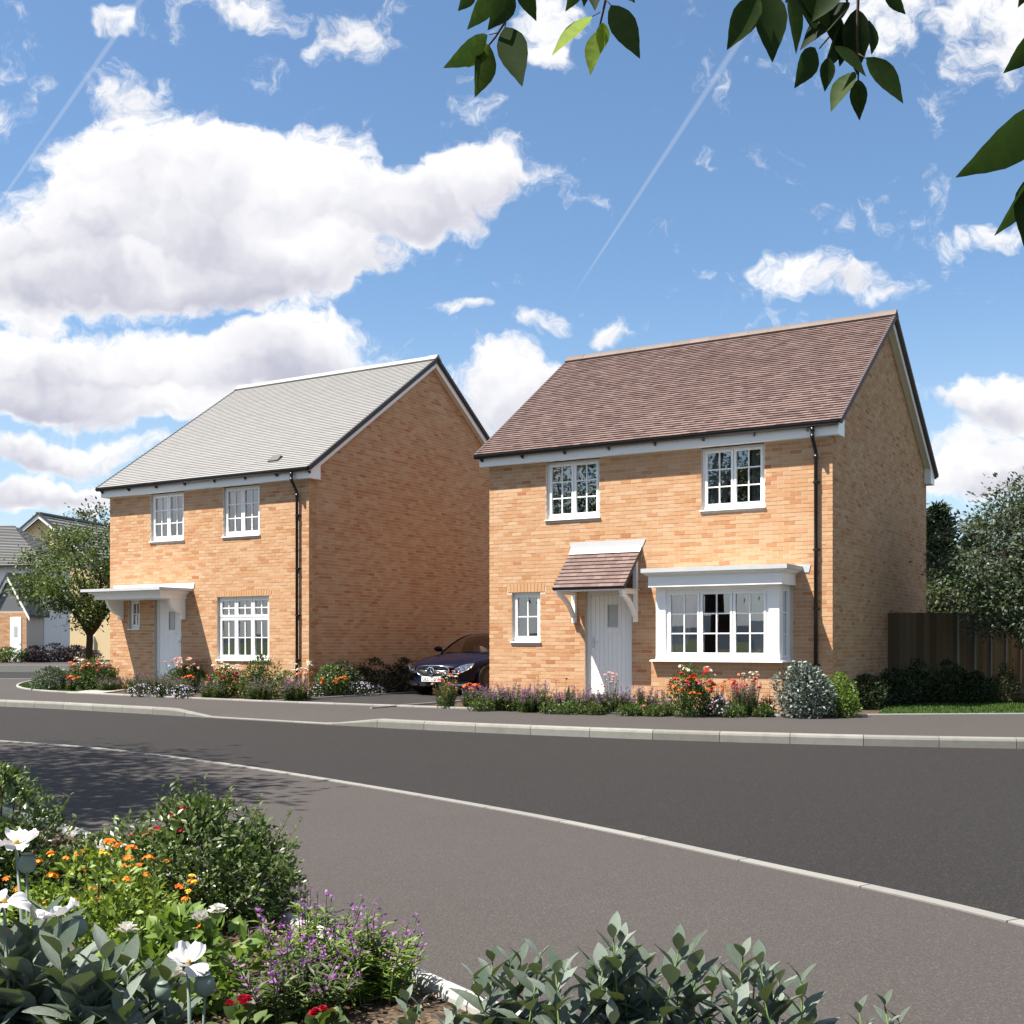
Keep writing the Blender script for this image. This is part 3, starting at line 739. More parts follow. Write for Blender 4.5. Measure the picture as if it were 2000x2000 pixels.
    for (x0, x1) in ((W + a - .02, W + a), (-a, -a + .02)):
        q = Geo(); bh = .20
        lo = lambda ly: under(ly) - bh
        for s in (0, 1):
            yb = .22; pts = [(-b + .0005, ZS - .001), (yb, ZS - .001), (yb, lo(yb)), (D / 2, lo(D / 2)), (D / 2, under(D / 2)), (-b + .0005, under(-b) - .002)]
            if s: pts = [(D - y, z) for (y, z) in pts]
            q.prism(pts if s == 0 else pts[::-1], 0, x0, x1)
        q.build('bargeboard', MT['white'], root)
        q = Geo(); m0, m1 = (W + .0065, x0 - .0005) if x0 > 0 else (x1 + .0005, -.0065)
        for s in (0, 1):
            pts = [(.0, lo(0) + .03), (D / 2, lo(D / 2) + .03), (D / 2, lo(D / 2) + .045), (0., lo(0) + .045)]
            if s: pts = [(D - y, z) for (y, z) in pts][::-1]
            q.prism(pts, 0, m0, m1)
            yy = (.205, .219) if s == 0 else (D - .219, D - .205)
            q.box(m0, m1, yy[0], yy[1], ZS + .002, lo(.21) + .03); yy = (.0, .204) if s == 0 else (D - .204, D)
            q.box(m0, m1, yy[0], yy[1], ZS + .003, ZS + .015)
        q.build('verge_soffit', MT['soffit'], root)
    # gutters with brackets
    for s in (0, 1):
        gy = -b - .072 if s == 0 else D + b + .072; gz = ZE - .045; rr = .062
        q = Geo(); prof = [(gy + rr * math.cos(t), gz + rr * math.sin(t)) for t in [math.pi + math.pi * k / 10 for k in range(11)]]
        inn = [(gy + (rr - .006) * math.cos(t), gz + (rr - .006) * math.sin(t)) for t in [math.pi + math.pi * k / 10 for k in range(11)]][::-1]
        X0, X1 = -a2 + .0, W + a2 - .03; pr = prof + inn
        q.grid([[(X0, y, z) for y, z in pr + pr[:1]], [(X1, y, z) for y, z in pr + pr[:1]]])
        for X in (X0, X1): q.face([(X, y, z) for y, z in prof]); q.face([(X - .004, y, z) for y, z in prof[::-1]])
        q.box(X0, X1, gy - rr - .004, gy - rr + .004, gz - .004, gz + .008); q.box(X0, X1, gy + rr - .004, gy + rr + .004, gz - .004, gz + .008)
        gut = q.build('gutter', MT['black_plastic'], root)
        k = X0 + .12
        while k < X1:
            q = Geo(); q.prism([(gy - .02, gz - rr - .002), (gy + .02, gz - rr - .002), (gy + rr + .01, gz - .05), (gy + rr + .01, gz - rr - .055), (gy + rr - .02, gz - rr - .055)][::1 if s == 0 else 1], 0, k, k + .035)
            q.build('gutter_bracket', MT['black_plastic'], gut); k += .98
    return root, dict(fw=fw, roof=roof, SF=SF, under=under, gy=-b - .072, gz=ZE - .045)

def downpipe(root, lx, info):
    gy, gz = info['gy'], info['gz']; q = Geo(); r = .034; y1 = -.062
    q.tube([(lx, gy, gz - .05), (lx, gy, gz - .20), (lx, gy + .02, gz - .26), (lx + .012, y1 - .02, gz - .46), (lx + .012, y1, gz - .52), (lx + .012, y1, .10)], r, 12)
    for z in (gz - .07, gz - .19, gz - .53): q.tube([((lx if z > gz - .3 else lx + .012), gy if z > gz - .3 else y1, z), ((lx if z > gz - .3 else lx + .012), gy if z > gz - .3 else y1, z - .07)], r + .006, 12)
    p = q.build('downpipe', MT['black_plastic'], root, smooth=True)
    for z in (4.15, 2.95, 1.9, .9):
        q = Geo(); q.tube([(lx + .012, y1, z), (lx + .012, y1, z + .03)], r + .008, 12); q.box(lx - .05, lx + .075, y1 + .02, -.0075, z, z + .03); q.build('pipe_clip', MT['black_plastic'], p)
    return p

def soldier(wall, u0, u1, z0, z1):
    n = int((u1 - u0) / .075); w = (u1 - u0) / n; m = (u0 + u1) / 2
    for i in range(n):
        a = u0 + i * w + .005; b = a + w - .01; k = .06
        sh = lambda u: (u - m) * k
        vs = [(a - sh(a) * .3, -.007, z0), (b - sh(b) * .3, -.007, z0), (b + sh(b) * .4, -.007, z1), (a + sh(a) * .4, -.007, z1)]
        g = Geo(); g.poly(vs + [(x, .02, z) for (x, y, z) in vs], [(0, 1, 2, 3), (1, 5, 6, 2), (4, 0, 3, 7), (4, 5, 1, 0), (3, 2, 6, 7)], .45 + .3 * random.random()); g.build('brick', MT['brick'], wall)

def curtain(root, u0, u1, z0, z1, d, label, mat='curtain', taper=0., M=IDM):
    g = Geo(); n = 40; P = []
    for j in range(9):
        v = j / 8; row = []
        for i in range(n + 1):
            u = i / n; x = u0 + (u1 - u0) * (u if taper == 0 else (u * (1 - abs(taper) * (1 - v) ** 1.5) if taper > 0 else 1 - (1 - u) * (1 - abs(taper) * (1 - v) ** 1.5)))
            row.append((x, d + .018 * math.sin(u * 38 + .6 * math.sin(v * 3)) + .01 * math.sin(u * 17 + 1), z0 + (z1 - z0) * v))
        P.append(row)
    g.grid(P); Mw = Matrix.Translation(root.location) @ Matrix.Rotation(root.rotation_euler.z, 4, 'Z') @ M
    me = g.mesh('curtain', MT[mat], True); o = inst('curtain', me, None, Mw); return tag(o, label, 'curtain', 'curtains behind the windows')

# ---- right-hand house
A_holes = [(1.361, 2.567, 3.765, 5.2), (4.716, 5.94, 3.765, 5.2), (.546, 1.218, 1.299, 2.334), (2.252, 3.272, 0, 2.325), (4.12, 6.36, 1.02, 2.34)]
A_bricks = A_holes[:4] + [(3.985, 6.475, 0, 2.61), (.43, 1.334, 2.33, 2.53)]
A_root, A_i = house('brick_house', 'buff brick house with brown tiled roof, bay window and tiled door canopy', HA, 7.181, 7.591, 4.961, 8.127, 5.2198, A_holes, A_bricks, 'clay_tile', .165, .1035, 'clay_ridge', 'clay_dark', 1)
window(A_root, 1.361, 2.567, 3.765, 4.955, [2, 2], 3); window(A_root, 4.716, 5.94, 3.765, 4.955, [2, 2], 3)
window(A_root, .546, 1.218, 1.299, 2.334, [2], 2); soldier(A_i['fw'], .436, 1.328, 2.342, 2.520)
door(A_root, 2.252, 3.272, .27, 2.325, True)
downpipe(A_root, 6.893, A_i)
# bay window: brick base, white framing, three lights to the front and one on each side
BD = -.65; b0, b1 = 3.985, 6.475
bg_ = Geo()
bg_.box(b0, b1, BD, -.001, .05, .955)
bay = bg_.build('bay_window', MT['mortar'], A_root)
bh = lay_bricks(.13, .93, lambda z: (b0, b1 + .005)); bsel = [i for i, t in enumerate(bh) if t[2] > .21]
brickwork(bay, Matrix.Translation((0, BD, 0)), bh, bsel[:110], 'bay_brickwork')
brickwork(bay, Matrix.Translation((b1, BD, 0)) @ Matrix.Rotation(R(90), 4, 'Z'), lay_bricks(.13, .93, lambda z: (.005, -BD - .002), shift=1), None, 'bay_brickwork')
brickwork(bay, Matrix.Translation((b0, 0, 0)) @ Matrix.Rotation(R(-90), 4, 'Z'), lay_bricks(.13, .93, lambda z: (.002, -BD - .005), shift=1), None, 'bay_brickwork')
f0, f1 = 4.065, 6.425; FY = BD + .03
q = Geo(); zt = 2.345
q.box(f0, f0 + .19, FY, FY + .10, .99, zt); q.box(f1 - .19, f1, FY, FY + .10, .99, zt)
q.box(f0 + .19, f1 - .19, FY + .004, FY + .09, 2.285, zt); q.box(f0 + .19, f1 - .19, FY + .004, FY + .09, .99, 1.02)
q.box(f1 - .10, f1 - .0005, FY + .1005, FY + .15, .99, zt); q.box(f1 - .10, f1 - .0005, -.07, -.008, .99, zt); q.box(f0 + .0005, f0 + .10, FY + .1005, FY + .15, .99, zt); q.box(f0 + .0005, f0 + .10, -.07, -.008, .99, zt)
q.box(f0 + .005, f1 - .005, FY + .1, .05, 2.3, 2.40); q.box(f0 + .02, f1 - .02, FY + .1, .1, .95, 1.0)
q.build('bay_framing', MT['white'], bay)
window(A_root, f0 + .192, f1 - .192, 1.02, 2.284, [2, 2, 2], 3, rec=.03, M=Matrix.Translation((0, FY, 0)), sill=False, name='window')
MS = Matrix.Translation((f1, FY, 0)) @ Matrix.Rotation(R(90), 4, 'Z')
window(A_root, .151, -FY - .071, 1.0, 2.30, [2], 3, rec=.015, M=MS, sill=False, fw=.035, sw=.035)
MS2 = Matrix.Translation((f0, 0, 0)) @ Matrix.Rotation(R(-90), 4, 'Z')
window(A_root, .071, -FY - .151, 1.0, 2.30, [2], 3, rec=.015, M=MS2, sill=False, fw=.035, sw=.035)
q = Geo(); q.box(4.005, 6.535, -.78, -.0085, .962, .978); q.box(4.012, 6.528, -.77, -.0085, .9785, .992); q.build('sill', MT['white'], bay)
q = Geo(); q.box(3.99, 6.53, -.80, -.0085, 2.335, 2.53)
for k in range(6):
    e = .018 * k; z = 2.5301 + k * .011; q.box(3.985 - e, 6.535 + e, -.805 - e, -.0085, z, z + .0112)
q.build('cornice', MT['white'], bay)
q = Geo(); q.box(3.885, 6.655, -.905, -.0085, 2.599, 2.675); q.build('lead_roof', MT['lead'], bay)
q = Geo(); q.prism([(3.78, 2.705), (6.80, 2.705), (6.765, 2.566), (3.815, 2.566)], 1, -.0135, -.0075); q.build('flashing', MT['lead'], bay)
# tiled canopy over the door
cz0, cz1, cy0 = 2.40, 3.15, -.76; ca, cb = 1.945, 3.487
cph = math.atan2(cz1 - cz0, -cy0); cs = math.hypot(cz1 - cz0, cy0); gg = cs / 10
q = Geo(); q.prism([(cy0, cz0 - .02), (-.009, cz1 - .02), (-.009, cz1 - .075), (cy0, cz0 - .075)], 0, ca + .02, cb - .02)
can = q.build('door_canopy', MT['clay_dark'], A_root)
CM = Matrix.Translation((0, cy0 - .03, cz0 - .045)) @ Matrix.Rotation(cph, 4, 'X')
for r in range(10):
    x = ca - (r % 2) * .083
    while x < cb:
        p, q_ = max(ca, x), min(x + .162, cb); x += .165
        if q_ - p < .03: continue
        g = Geo(); t0 = r * gg; rn = random.random()
        g.poly([(p, t0, .034), (q_, t0, .034), (q_, t0 + gg + .02, .010), (p, t0 + gg + .02, .010), (p, t0, .012), (q_, t0, .012)], [(0, 1, 2, 3), (4, 5, 1, 0), (4, 0, 3), (1, 5, 2)], rn); g.build('tile', MT['clay_tile'], can, mat4=CM)
q = Geo()
for r in range(10):
    for x in (ca - .002, cb - .02): q.box(x, x + .022, r * gg, r * gg + gg - .01, -.05, .012, M=CM)
tag(q.build('verge_trim', MT['clay_dark'], can), kind='stuff')
q = Geo(); q.box(ca + .02, cb - .02, cy0 + .005, cy0 + .03, 2.305, cz0 - .036); q.build('fascia', MT['white'], can)
q = Geo(); q.box(ca + .03, cb - .03, cy0 + .031, -.009, 2.32, 2.335); q.build('soffit', MT['soffit'], can)
q = Geo(); q.prism([(-.115, 3.062), (-.0095, 3.19), (-.0095, 3.172), (-.115, 3.044)], 0, ca - .005, cb + .005); q.build('flashing', MT['zinc'], can)
q = Geo(); q.prism([(1.895, 3.31), (3.575, 3.31), (3.51, 3.165), (1.95, 3.165)], 1, -.0135, -.0076); q.build('flashing', MT['lead'], can)
for u in (2.03, 3.375):
    q = Geo(); q.box(u - .038, u + .038, -.09, -.0078, 1.706, 2.90); q.box(u - .034, u + .034, -.70, -.0905, 2.335 - .09, 2.319)
    P0, P1, P2 = np.array((-.66, 2.245)), np.array((-.30, 2.15)), np.array((-.085, 1.83))
    prev = None; ring = []
    for k in range(9):
        t = k / 8; c0 = (1 - t) ** 2 * P0 + 2 * t * (1 - t) * P1 + t * t * P2; tn = 2 * (1 - t) * (P1 - P0) + 2 * t * (P2 - P1); tn = tn / np.linalg.norm(tn); nn = np.array((-tn[1], tn[0])) * (.045 if 0 < k < 8 else .05)
        ring.append((c0 + nn, c0 - nn))
    for k in range(8):
        (a1, a0), (b1_, b0_) = ring[k], ring[k + 1]
        q.prism([tuple(a0), tuple(b0_), tuple(b1_), tuple(a1)], 0, u - .03, u + .03)
    q.build('bracket', MT['white'], can)
# ---- left-hand house
B_holes = [(1.481, 2.635, 3.765, 5.2), (3.954, 5.111, 3.765, 5.2), (.696, 1.082, 1.614, 2.36), (1.602, 2.547, 0, 2.36), (3.758, 5.406, .87, 2.373)]
B_bricks = B_holes + [(3.68, 5.49, 2.36, 2.53)]
B_root, B_i = house('brick_house', 'buff brick house with pale grey roof and flat porch canopy', HB, 6.6, 9.42, 4.962, 8.743, 5.2175, B_holes, B_bricks, 'slate', .30, .1045, 'slate_ridge', 'slate_dark', 0)
window(B_root, 1.481, 2.635, 3.765, 4.955, [2, 2], 3); window(B_root, 3.954, 5.111, 3.765, 4.955, [2, 2], 3)
window(B_root, .696, 1.082, 1.614, 2.36, [2], 2, fw=.045, sw=.04); window(B_root, 3.758, 5.406, .87, 2.373, [2, 2, 2], 2, top=(.42, 2)); soldier(B_i['fw'], 3.686, 5.484, 2.381, 2.520)
door(B_root, 1.602, 2.547, .27, 2.36, False)
downpipe(B_root, 6.292, B_i)
q = Geo(); q.box(0, .30, .0, .22, .02, .05); q.prism([(.02, .03), (.2, .03), (.2, .075), (.02, .045)], 0, .01, .29)
q.build('roof_vent', MT['slate_dark'], B_i['roof'], mat4=B_i['SF'] @ Matrix.Translation((5.25, .46, .0)))
q = Geo(); q.box(.186, 2.964, -1.05, -.0085, 2.535, 2.60); cnb = q.build('flat_canopy', MT['lead'], B_root)
q = Geo(); q.box(.42, 2.745, -.82, -.0085, 2.35, 2.455); q.box(.38, 2.785, -.86, -.0085, 2.4551, 2.49); q.box(.32, 2.845, -.93, -.0085, 2.4901, 2.534); q.build('cornice', MT['white'], cnb)
q = Geo(); q.prism([(.135, 2.735), (3.02, 2.735), (2.985, 2.601), (.166, 2.601)], 1, -.0145, -.0075); q.build('flashing', MT['zinc'], cnb)
for u in (.47, 2.66):
    q = Geo(); prof = [(-.0085, 2.349), (-.50, 2.349), (-.49, 2.28), (-.42, 2.16), (-.32, 2.06), (-.22, 2.0), (-.12, 1.97), (-.115, 1.86), (-.0085, 1.86)]
    q.prism(prof[::-1], 0, u - .05, u + .05); q.build('bracket', MT['white'], cnb)
# curtains and blinds
for (u0, u1, tp, lb) in ((4.25, 4.80, .5, 'white sheer curtain drawn aside in the left light of the bay window'), (5.70, 6.24, -.5, 'white sheer curtain drawn aside in the right light of the bay window')):
    curtain(A_root, u0, u1, 1.0, 2.3, -.42, lb, taper=tp)
curtain(A_root, 1.40, 1.78, 3.8, 4.95, .20, 'grey curtain at the left of the upper window above the door canopy', 'drape')
curtain(A_root, 4.75, 5.16, 3.8, 4.95, .20, 'grey curtain at the left of the upper window above the bay', 'drape')
curtain(A_root, 5.62, 5.92, 3.8, 4.95, .20, 'grey curtain at the right of the upper window above the bay', 'drape')
curtain(A_root, .57, .84, 1.32, 2.33, .20, 'grey curtain in the small window left of the canopied door', 'drape')
curtain(B_root, 3.78, 4.30, .9, 2.36, .22, 'pale net curtain in the left light of the big ground floor window')
for (u0, u1, lb) in ((1.7, 2.05, 'pale curtain in the upper window over the flat porch canopy'), (2.35, 2.6, 'narrow pale curtain at the right of the upper window over the flat porch canopy'), (4.2, 4.5, 'pale curtain in the upper window above the big ground floor window')):
    curtain(B_root, u0, u1, 3.8, 4.95, .22, lb)
# ------------------------------------------------------------------ fence beside the right-hand house
fence = tag(empty('board_fence', (7.72, 23.95, Z_PAVE)), 'dark brown close-board timber fence beside the right-hand brick house', 'fence')
FINV = Matrix.Translation((-7.72, -23.95, -Z_PAVE))
def fence_run(p0, p1, h, bw, lap, posts=None, mat='wood', root=fence, inv=FINV):
    p0, p1 = Vector((*p0, 0)), Vector((*p1, 0)); d = (p1 - p0); L = d.length; a = math.atan2(d.y, d.x)
    M = Matrix.Translation((p0.x, p0.y, Z_PAVE)) @ Matrix.Rotation(a, 4, 'Z'); x = 0.
    while x < L - .01:
        w = min(bw * random.uniform(.9, 1.1), L - x); g = Geo(); dz = random.uniform(-.006, .006)
        g.poly([(x, .0, -.05), (x + w + lap, -.016 + .012, -.05), (x + w + lap, .016, -.05), (x, .016, -.05), (x, -.004, h + dz), (x + w + lap, -.016 + .012, h + dz), (x + w + lap, .016, h + dz), (x, .016, h + dz)][:], [(0, 1, 5, 4), (1, 2, 6, 5), (2, 3, 7, 6), (3, 0, 4, 7), (4, 5, 6, 7)], random.random())
        tw = Matrix.Rotation(random.uniform(-.008, .008), 4, 'Z')
        o = g.build('board', MT[mat], root, mat4=inv @ M @ Matrix.Translation((x + w / 2, 0, 0)) @ tw @ Matrix.Translation((-x - w / 2, 0, 0))); x += w
    g = Geo()
    for z in (.35, 1.0, 1.6): g.box(0, L, .02, .06, z, z + .08)
    g.build('rail', MT[mat], root, mat4=inv @ M)
    if posts:
        for k in range(int(L / posts) + 1):
            g = Geo(); g.box(k * posts - .02, k * posts + .025, -.035, .07, -.05, h + .0); g.build('post', MT['concrete_post'], root, mat4=inv @ M)
fence_run((7.72, 23.98), (9.18, 24.03), 1.80, .125, -.004)
fence_run((9.20, 24.08), (12.1, 27.45), 1.80, .095, -.006, posts=1.0)
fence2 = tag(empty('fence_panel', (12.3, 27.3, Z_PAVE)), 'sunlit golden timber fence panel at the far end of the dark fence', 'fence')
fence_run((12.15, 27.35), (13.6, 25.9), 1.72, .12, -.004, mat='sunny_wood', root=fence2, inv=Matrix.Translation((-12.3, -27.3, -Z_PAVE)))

# ------------------------------------------------------------------ buildings across the side street
def far_roof(g, P, n, rnd=True):
    """P = four corners eave0, eave1, ridge1, ridge0; stepped courses"""
    e0, e1, r1, r0 = [Vector(p) for p in P]; nrm = (e1 - e0).cross(r0 - e0).normalized()
    for k in range(n):
        a, b = k / n, (k + 1) / n
        q = [e0.lerp(r0, a) + nrm * .05, e1.lerp(r1, a) + nrm * .05, e1.lerp(r1, b), e0.lerp(r0, b)]
        g.face(q, random.random()); g.face([e0.lerp(r0, a), e1.lerp(r1, a), q[1], q[0]], .2)
def far_window(root, M, u0, u1, z0, z1, nc, nr, d=-.03):
    g = Geo(); f = .07
    g.box(u0, u1, d, .02, z0, z0 + f); g.box(u0, u1, d, .02, z1 - f, z1); g.box(u0, u0 + f, d, .02, z0 + f, z1 - f); g.box(u1 - f, u1, d, .02, z0 + f, z1 - f)
    w = g.build('window', MT['white'], root, mat4=M); pu = (u1 - u0 - 2 * f) / nc; pz = (z1 - z0 - 2 * f) / nr
    for i in range(nc):
        for j in range(nr):
            q = Geo(); a, c = u0 + f + i * pu + .02, z0 + f + j * pz + .02
            q.face([(a, d * .3, c), (a + pu - .04, d * .3, c), (a + pu - .04, d * .3, c + pz - .04), (a, d * .3, c + pz - .04)]); q.build('pane', MT['frosted'], w)
    q = Geo()
    for i in range(1, nc): q.box(u0 + f + i * pu - .02, u0 + f + i * pu + .02, d * .8, .02, z0 + f, z1 - f)
    for j in range(1, nr): q.box(u0 + f, u1 - f, d * .75, .02, z0 + f + j * pz - .02, z0 + f + j * pz + .02)
    if nc * nr > 1: q.build('glazing_bar', MT['white'], w)
    return w
# cream rendered house, gable to the street
cb_ = empty('rendered_house', (*[at(216, 1285, 66).x, 66], .28), -.2)
CX = at(70, 1000, 66).x - at(216, 1285, 66).x   # apex from right corner (negative)
tag(cb_, 'cream rendered house with grey roof and gable facing the street', 'house')
hwid = 4.4; apx = CX / math.cos(.2); ez = 4.9; az = 8.2
g = Geo(); g.prism([(apx - hwid, 0), (apx + hwid, 0), (apx + hwid, ez), (apx, az), (apx - hwid, ez)], 1, 0, 8.5); g.build('wall', MT['render_cream'], cb_)
g = Geo(); sl_ = (az - ez) / hwid
for s in (-1, 1):
    far_roof(g, [(apx + s * (hwid + .35), -.35 if s > 0 else 8.8, ez - .35 * sl_ + .12), (apx + s * (hwid + .35), 8.8 if s > 0 else -.35, ez - .35 * sl_ + .12), (apx, 8.8 if s > 0 else -.35, az + .12), (apx, -.35 if s > 0 else 8.8, az + .12)], 17)
g.box(apx - .14, apx + .14, -.4, 8.85, az + .10, az + .22); rf = g.build('roof', MT['grey_roof'], cb_)
for s in (-1, 1):
    q = Geo(); p = [(apx, az + .09), (apx + s * (hwid + .36), ez - .36 * sl_ + .09), (apx + s * (hwid + .36), ez - .36 * sl_ - .13), (apx, az - .13)]
    q.prism(p if s < 0 else p[::-1], 1, -.36, -.33); q.build('bargeboard', MT['white'], rf)
    q = Geo(); p = [(apx, az + .21), (apx + s * (hwid + .38), ez - .38 * sl_ + .21), (apx + s * (hwid + .38), ez - .38 * sl_ + .092), (apx, az + .092)]
    q.prism(p if s < 0 else p[::-1], 1, -.40, -.30); q.build('verge_trim', MT['slate_dark'], rf)
q = Geo(); q.box(apx - .85, apx + .45, -.62, -.002, 6.05, 6.22); q.box(apx - .75, apx + .35, -.45, -.002, 5.7, 6.049); q.build('dovecote', MT['render_cream'], cb_)
q = Geo(); q.box(apx + 3.0, apx + 3.32, -.12, -.002, .55, 1.35); q.build('meter_box', MT['white'], cb_)
# white rendered house with a hipped grey roof and a brick porch
wb = empty('rendered_house', (*[at(86, 1285, 60).x, 60], .28), -.24)
tag(wb, 'white rendered house with hipped grey roof at the left edge', 'house')
g = Geo(); g.box(-14, 0, 0, 2.2, 0, 4.95); g.build('wall', MT['render_white'], wb)
g = Geo(); far_roof(g, [(-14.3, -.3, 4.95), (.3, -.3, 4.95), (-3.4, 2.0, 7.3), (-14.3, 2.0, 7.3)], 26)
far_roof(g, [(.3, -.3, 4.95), (.3, 4.3, 4.95), (-3.4, 2.0, 7.3), (-3.41, 1.99, 7.3)], 26); g.build('roof', MT['grey_roof'], wb)
q = Geo(); q.box(-14.3, .32, -.40, -.30, 4.86, 4.96); q.build('gutter', MT['black_plastic'], wb)
q = Geo(); q.tube([(-.30, -.1, 4.85), (-.30, -.1, .05)], .045, 8); q.build('downpipe', MT['black_plastic'], wb)
far_window(wb, IDM, -2.35, -1.0, 3.0, 4.2, 4, 2); far_window(wb, IDM, -4.6, -3.4, 3.2, 4.35, 2, 2); far_window(wb, IDM, -1.75, -1.0, .55, 2.0, 2, 3)
pb = empty('brick_porch', (*[at(52, 1290, 58.5).x, 58.5], .28), -.24)
tag(pb, 'small brick porch with slate-hung gable and white door at the left edge', 'porch')
pw = 2.1
g = Geo(); g.box(-pw, 0, 0, 1.35, 0, 2.55); pwall = g.build('wall', MT['mortar'], pb)
brickwork(pwall, IDM, lay_bricks(.03, 2.5, lambda z: (-pw, .005), [(-.94, -.29, 0, 2.28)]))
g = Geo(); g.prism([(-pw - .1, 2.551), (.1, 2.551), (-pw / 2, 4.2)], 1, .02, 1.34); g.build('gable', MT['grey_hung'], pb)
for s in (-1, 1):
    m = -pw / 2; e = m + s * (pw / 2 + .22); ze_ = 2.20
    q = Geo(); p = [(m, 4.36), (e, ze_ + .05), (e, ze_ - .14), (m, 4.14)]; q.prism(p if s < 0 else p[::-1], 1, -.10, -.06); q.build('bargeboard', MT['white'], pb)
    q = Geo(); p = [(m, 4.52), (e + s * .04, ze_ + .19), (e + s * .04, ze_ + .055), (m, 4.365)]; q.prism(p if s < 0 else p[::-1], 1, -.14, 1.5); q.build('roof', MT['slate_dark'], pb)
q = Geo(); q.box(-.93, -.30, -.03, .05, 0.02, 2.26); dr = q.build('door', MT['white'], pb)
q = Geo(); q.box(-.71, -.52, -.042, -.031, 1.3, 1.8); q.build('pane', MT['frosted'], dr)
q = Geo(); q.tube([(-.38, -.031, 1.05), (-.38, -.08, 1.05), (-.48, -.08, 1.05)], .012, 6); q.build('handle', MT['steel'], dr)
# ------------------------------------------------------------------ dark blue saloon on the driveway
cx_, cy_ = hA(-1.97, .72)
car = tag(empty('parked_car', (cx_, cy_, Z_PAVE), -TH), 'dark navy saloon car parked on the driveway between the houses', 'car')
def lerp_tab(tab, y):
    ys = [t[0] for t in tab]; return [float(np.interp(y, ys, [t[k] for t in tab])) for k in range(1, len(tab[0]))]
# y (back), half width, bottom, side crease height, shoulder height, top height at the centre
ST_ = [(0.0, .58, .24, .46, .60, .66), (.05, .70, .20, .47, .64, .715), (.16, .80, .17, .48, .69, .765), (.40, .88, .16, .50, .755, .825), (.80, .925, .16, .52, .82, .885), (1.2, .94, .16, .54, .87, .93), (1.55, .94, .16, .56, .905, .965),
       (2.2, .945, .16, .58, .93, .97), (3.2, .945, .16, .60, .95, .98), (4.0, .935, .17, .62, .97, 1.0), (4.5, .90, .2, .62, .97, 1.0), (4.85, .80, .28, .60, .93, .96), (4.95, .66, .34, .58, .86, .88)]
P = []
for (y, w, zb, zc, zs_, zt) in ST_:
    half = [(0, zb), (w * .6, zb), (w * .93, zb + .03), (w * .985, zb + .16), (w, zc), (w * .985, (zc + zs_) / 2 + .02), (w * .93, zs_), (w * .80, zs_ + (zt - zs_) * .45), (w * .45, zt - .008), (0, zt)]
    prof = [(x, z) for x, z in half] + [(-x, z) for x, z in half[-2:0:-1]]
    # nose bows forward in the middle
    P.append([(x, y + (.30 * (abs(x) / .9) ** 2.4 * max(0, 1 - y / .9)), z) for x, z in prof + prof[:1]])
g = Geo(); g.grid([r for r in P]); g.face(P[0][:-1]); g.face(P[-1][:-1][::-1])
body = g.build('body', MT['car_paint'], car, smooth=True); m = body.modifiers.new('sub', 'SUBSURF'); m.levels = 2; m.render_levels = 2
nose = lambda x: .30 * (abs(x) / .9) ** 2.4
# cabin
def cab(y0, y1, n, tab): return [[(lerp_tab(tab, y0 + (y1 - y0) * i / n)) for i in range(n + 1)]]
CB = [(1.42, .74, .955, .955), (1.75, .70, 1.15, .96), (2.1, .64, 1.315, .97), (2.45, .60, 1.395, .97), (2.9, .59, 1.42, .97), (3.4, .57, 1.39, .97), (3.9, .54, 1.27, .98), (4.45, .52, 1.02, .99)]
rows = []
for k in range(21):
    y = 1.42 + (4.45 - 1.42) * k / 20; w, zt, zb = lerp_tab(CB, y); bw_ = .80
    half = [(bw_, zb - .03), (bw_ - (bw_ - w) * .55, zb + (zt - zb) * .55), (w, zt - .035), (w * .85, zt - .006), (0, zt + .012)]
    rows.append([(x, y, z) for x, z in half] + [(-x, y, z) for x, z in half[-2::-1]])
g = Geo(); g.grid(rows[6:]); g.build('cabin_shell', MT['car_paint'], car, smooth=True)
g = Geo(); g.grid([[(x * 1.001, y - .006, z + .004) for (x, y, z) in r[2:7]] for r in rows[:7]]); g.build('windscreen', MT['car_glass'], car, smooth=True)
for s in (0, 1):
    g = Geo(); g.grid([[(r[i][0] * 1.012, r[i][1], r[i][2]) for i in ((0, 1, 2) if s == 0 else (8, 7, 6))] for r in rows[2:17]]); g.build('side_window', MT['car_glass'], car, smooth=True)
    g = Geo(); sg = 1 if s == 0 else -1
    g.tube([Vector(r[2 if s == 0 else 6]) + Vector((.01 * sg, 0, .004)) for r in rows[:8]], .028, 8); g.build('pillar', MT['car_paint'], car, smooth=True)
    g = Geo(); g.lathe([(0, -.11), (.05, -.10), (.075, -.04), (.078, .02), (.06, .09), (0, .10)], 12, Matrix.Translation((sg * .97, 1.62, 1.03)) @ Matrix.Rotation(R(90), 4, 'Y') @ Matrix.Scale(.85, 4, (1, 0, 0))); g.tube([(sg * .86, 1.6, .97), (sg * .93, 1.62, 1.0)], .02, 8); g.build('door_mirror', MT['car_paint'], car, smooth=True)
    g = Geo(); g.lathe([(0, .0), (.10, .01), (.24, .06), (.27, .30), (.24, .55), (.20, .60), (0, .62)], 10, Matrix.Translation((sg * .36, 2.55, .52)) @ Matrix.Scale(.5, 4, (0, 1, 0))); g.lathe([(0, 0), (.11, .01), (.12, .1), (.09, .17), (0, .18)], 10, Matrix.Translation((sg * .36, 2.6, 1.12)) @ Matrix.Scale(.5, 4, (0, 1, 0))); g.build('seat', MT['seat'], car, smooth=True)
g = Geo(); g.box(-.70, .70, 1.5, 1.9, .86, .95); g.build('dashboard', MT['car_black'], car)
g = Geo(); g.lathe([(.17, 0), (.185, .012), (.19, .0), (.185, -.012), (.17, 0)], 20, Matrix.Translation((.36, 2.0, .98)) @ Matrix.Rotation(R(65), 4, 'X')); g.build('steering_wheel', MT['car_black'], car, smooth=True)
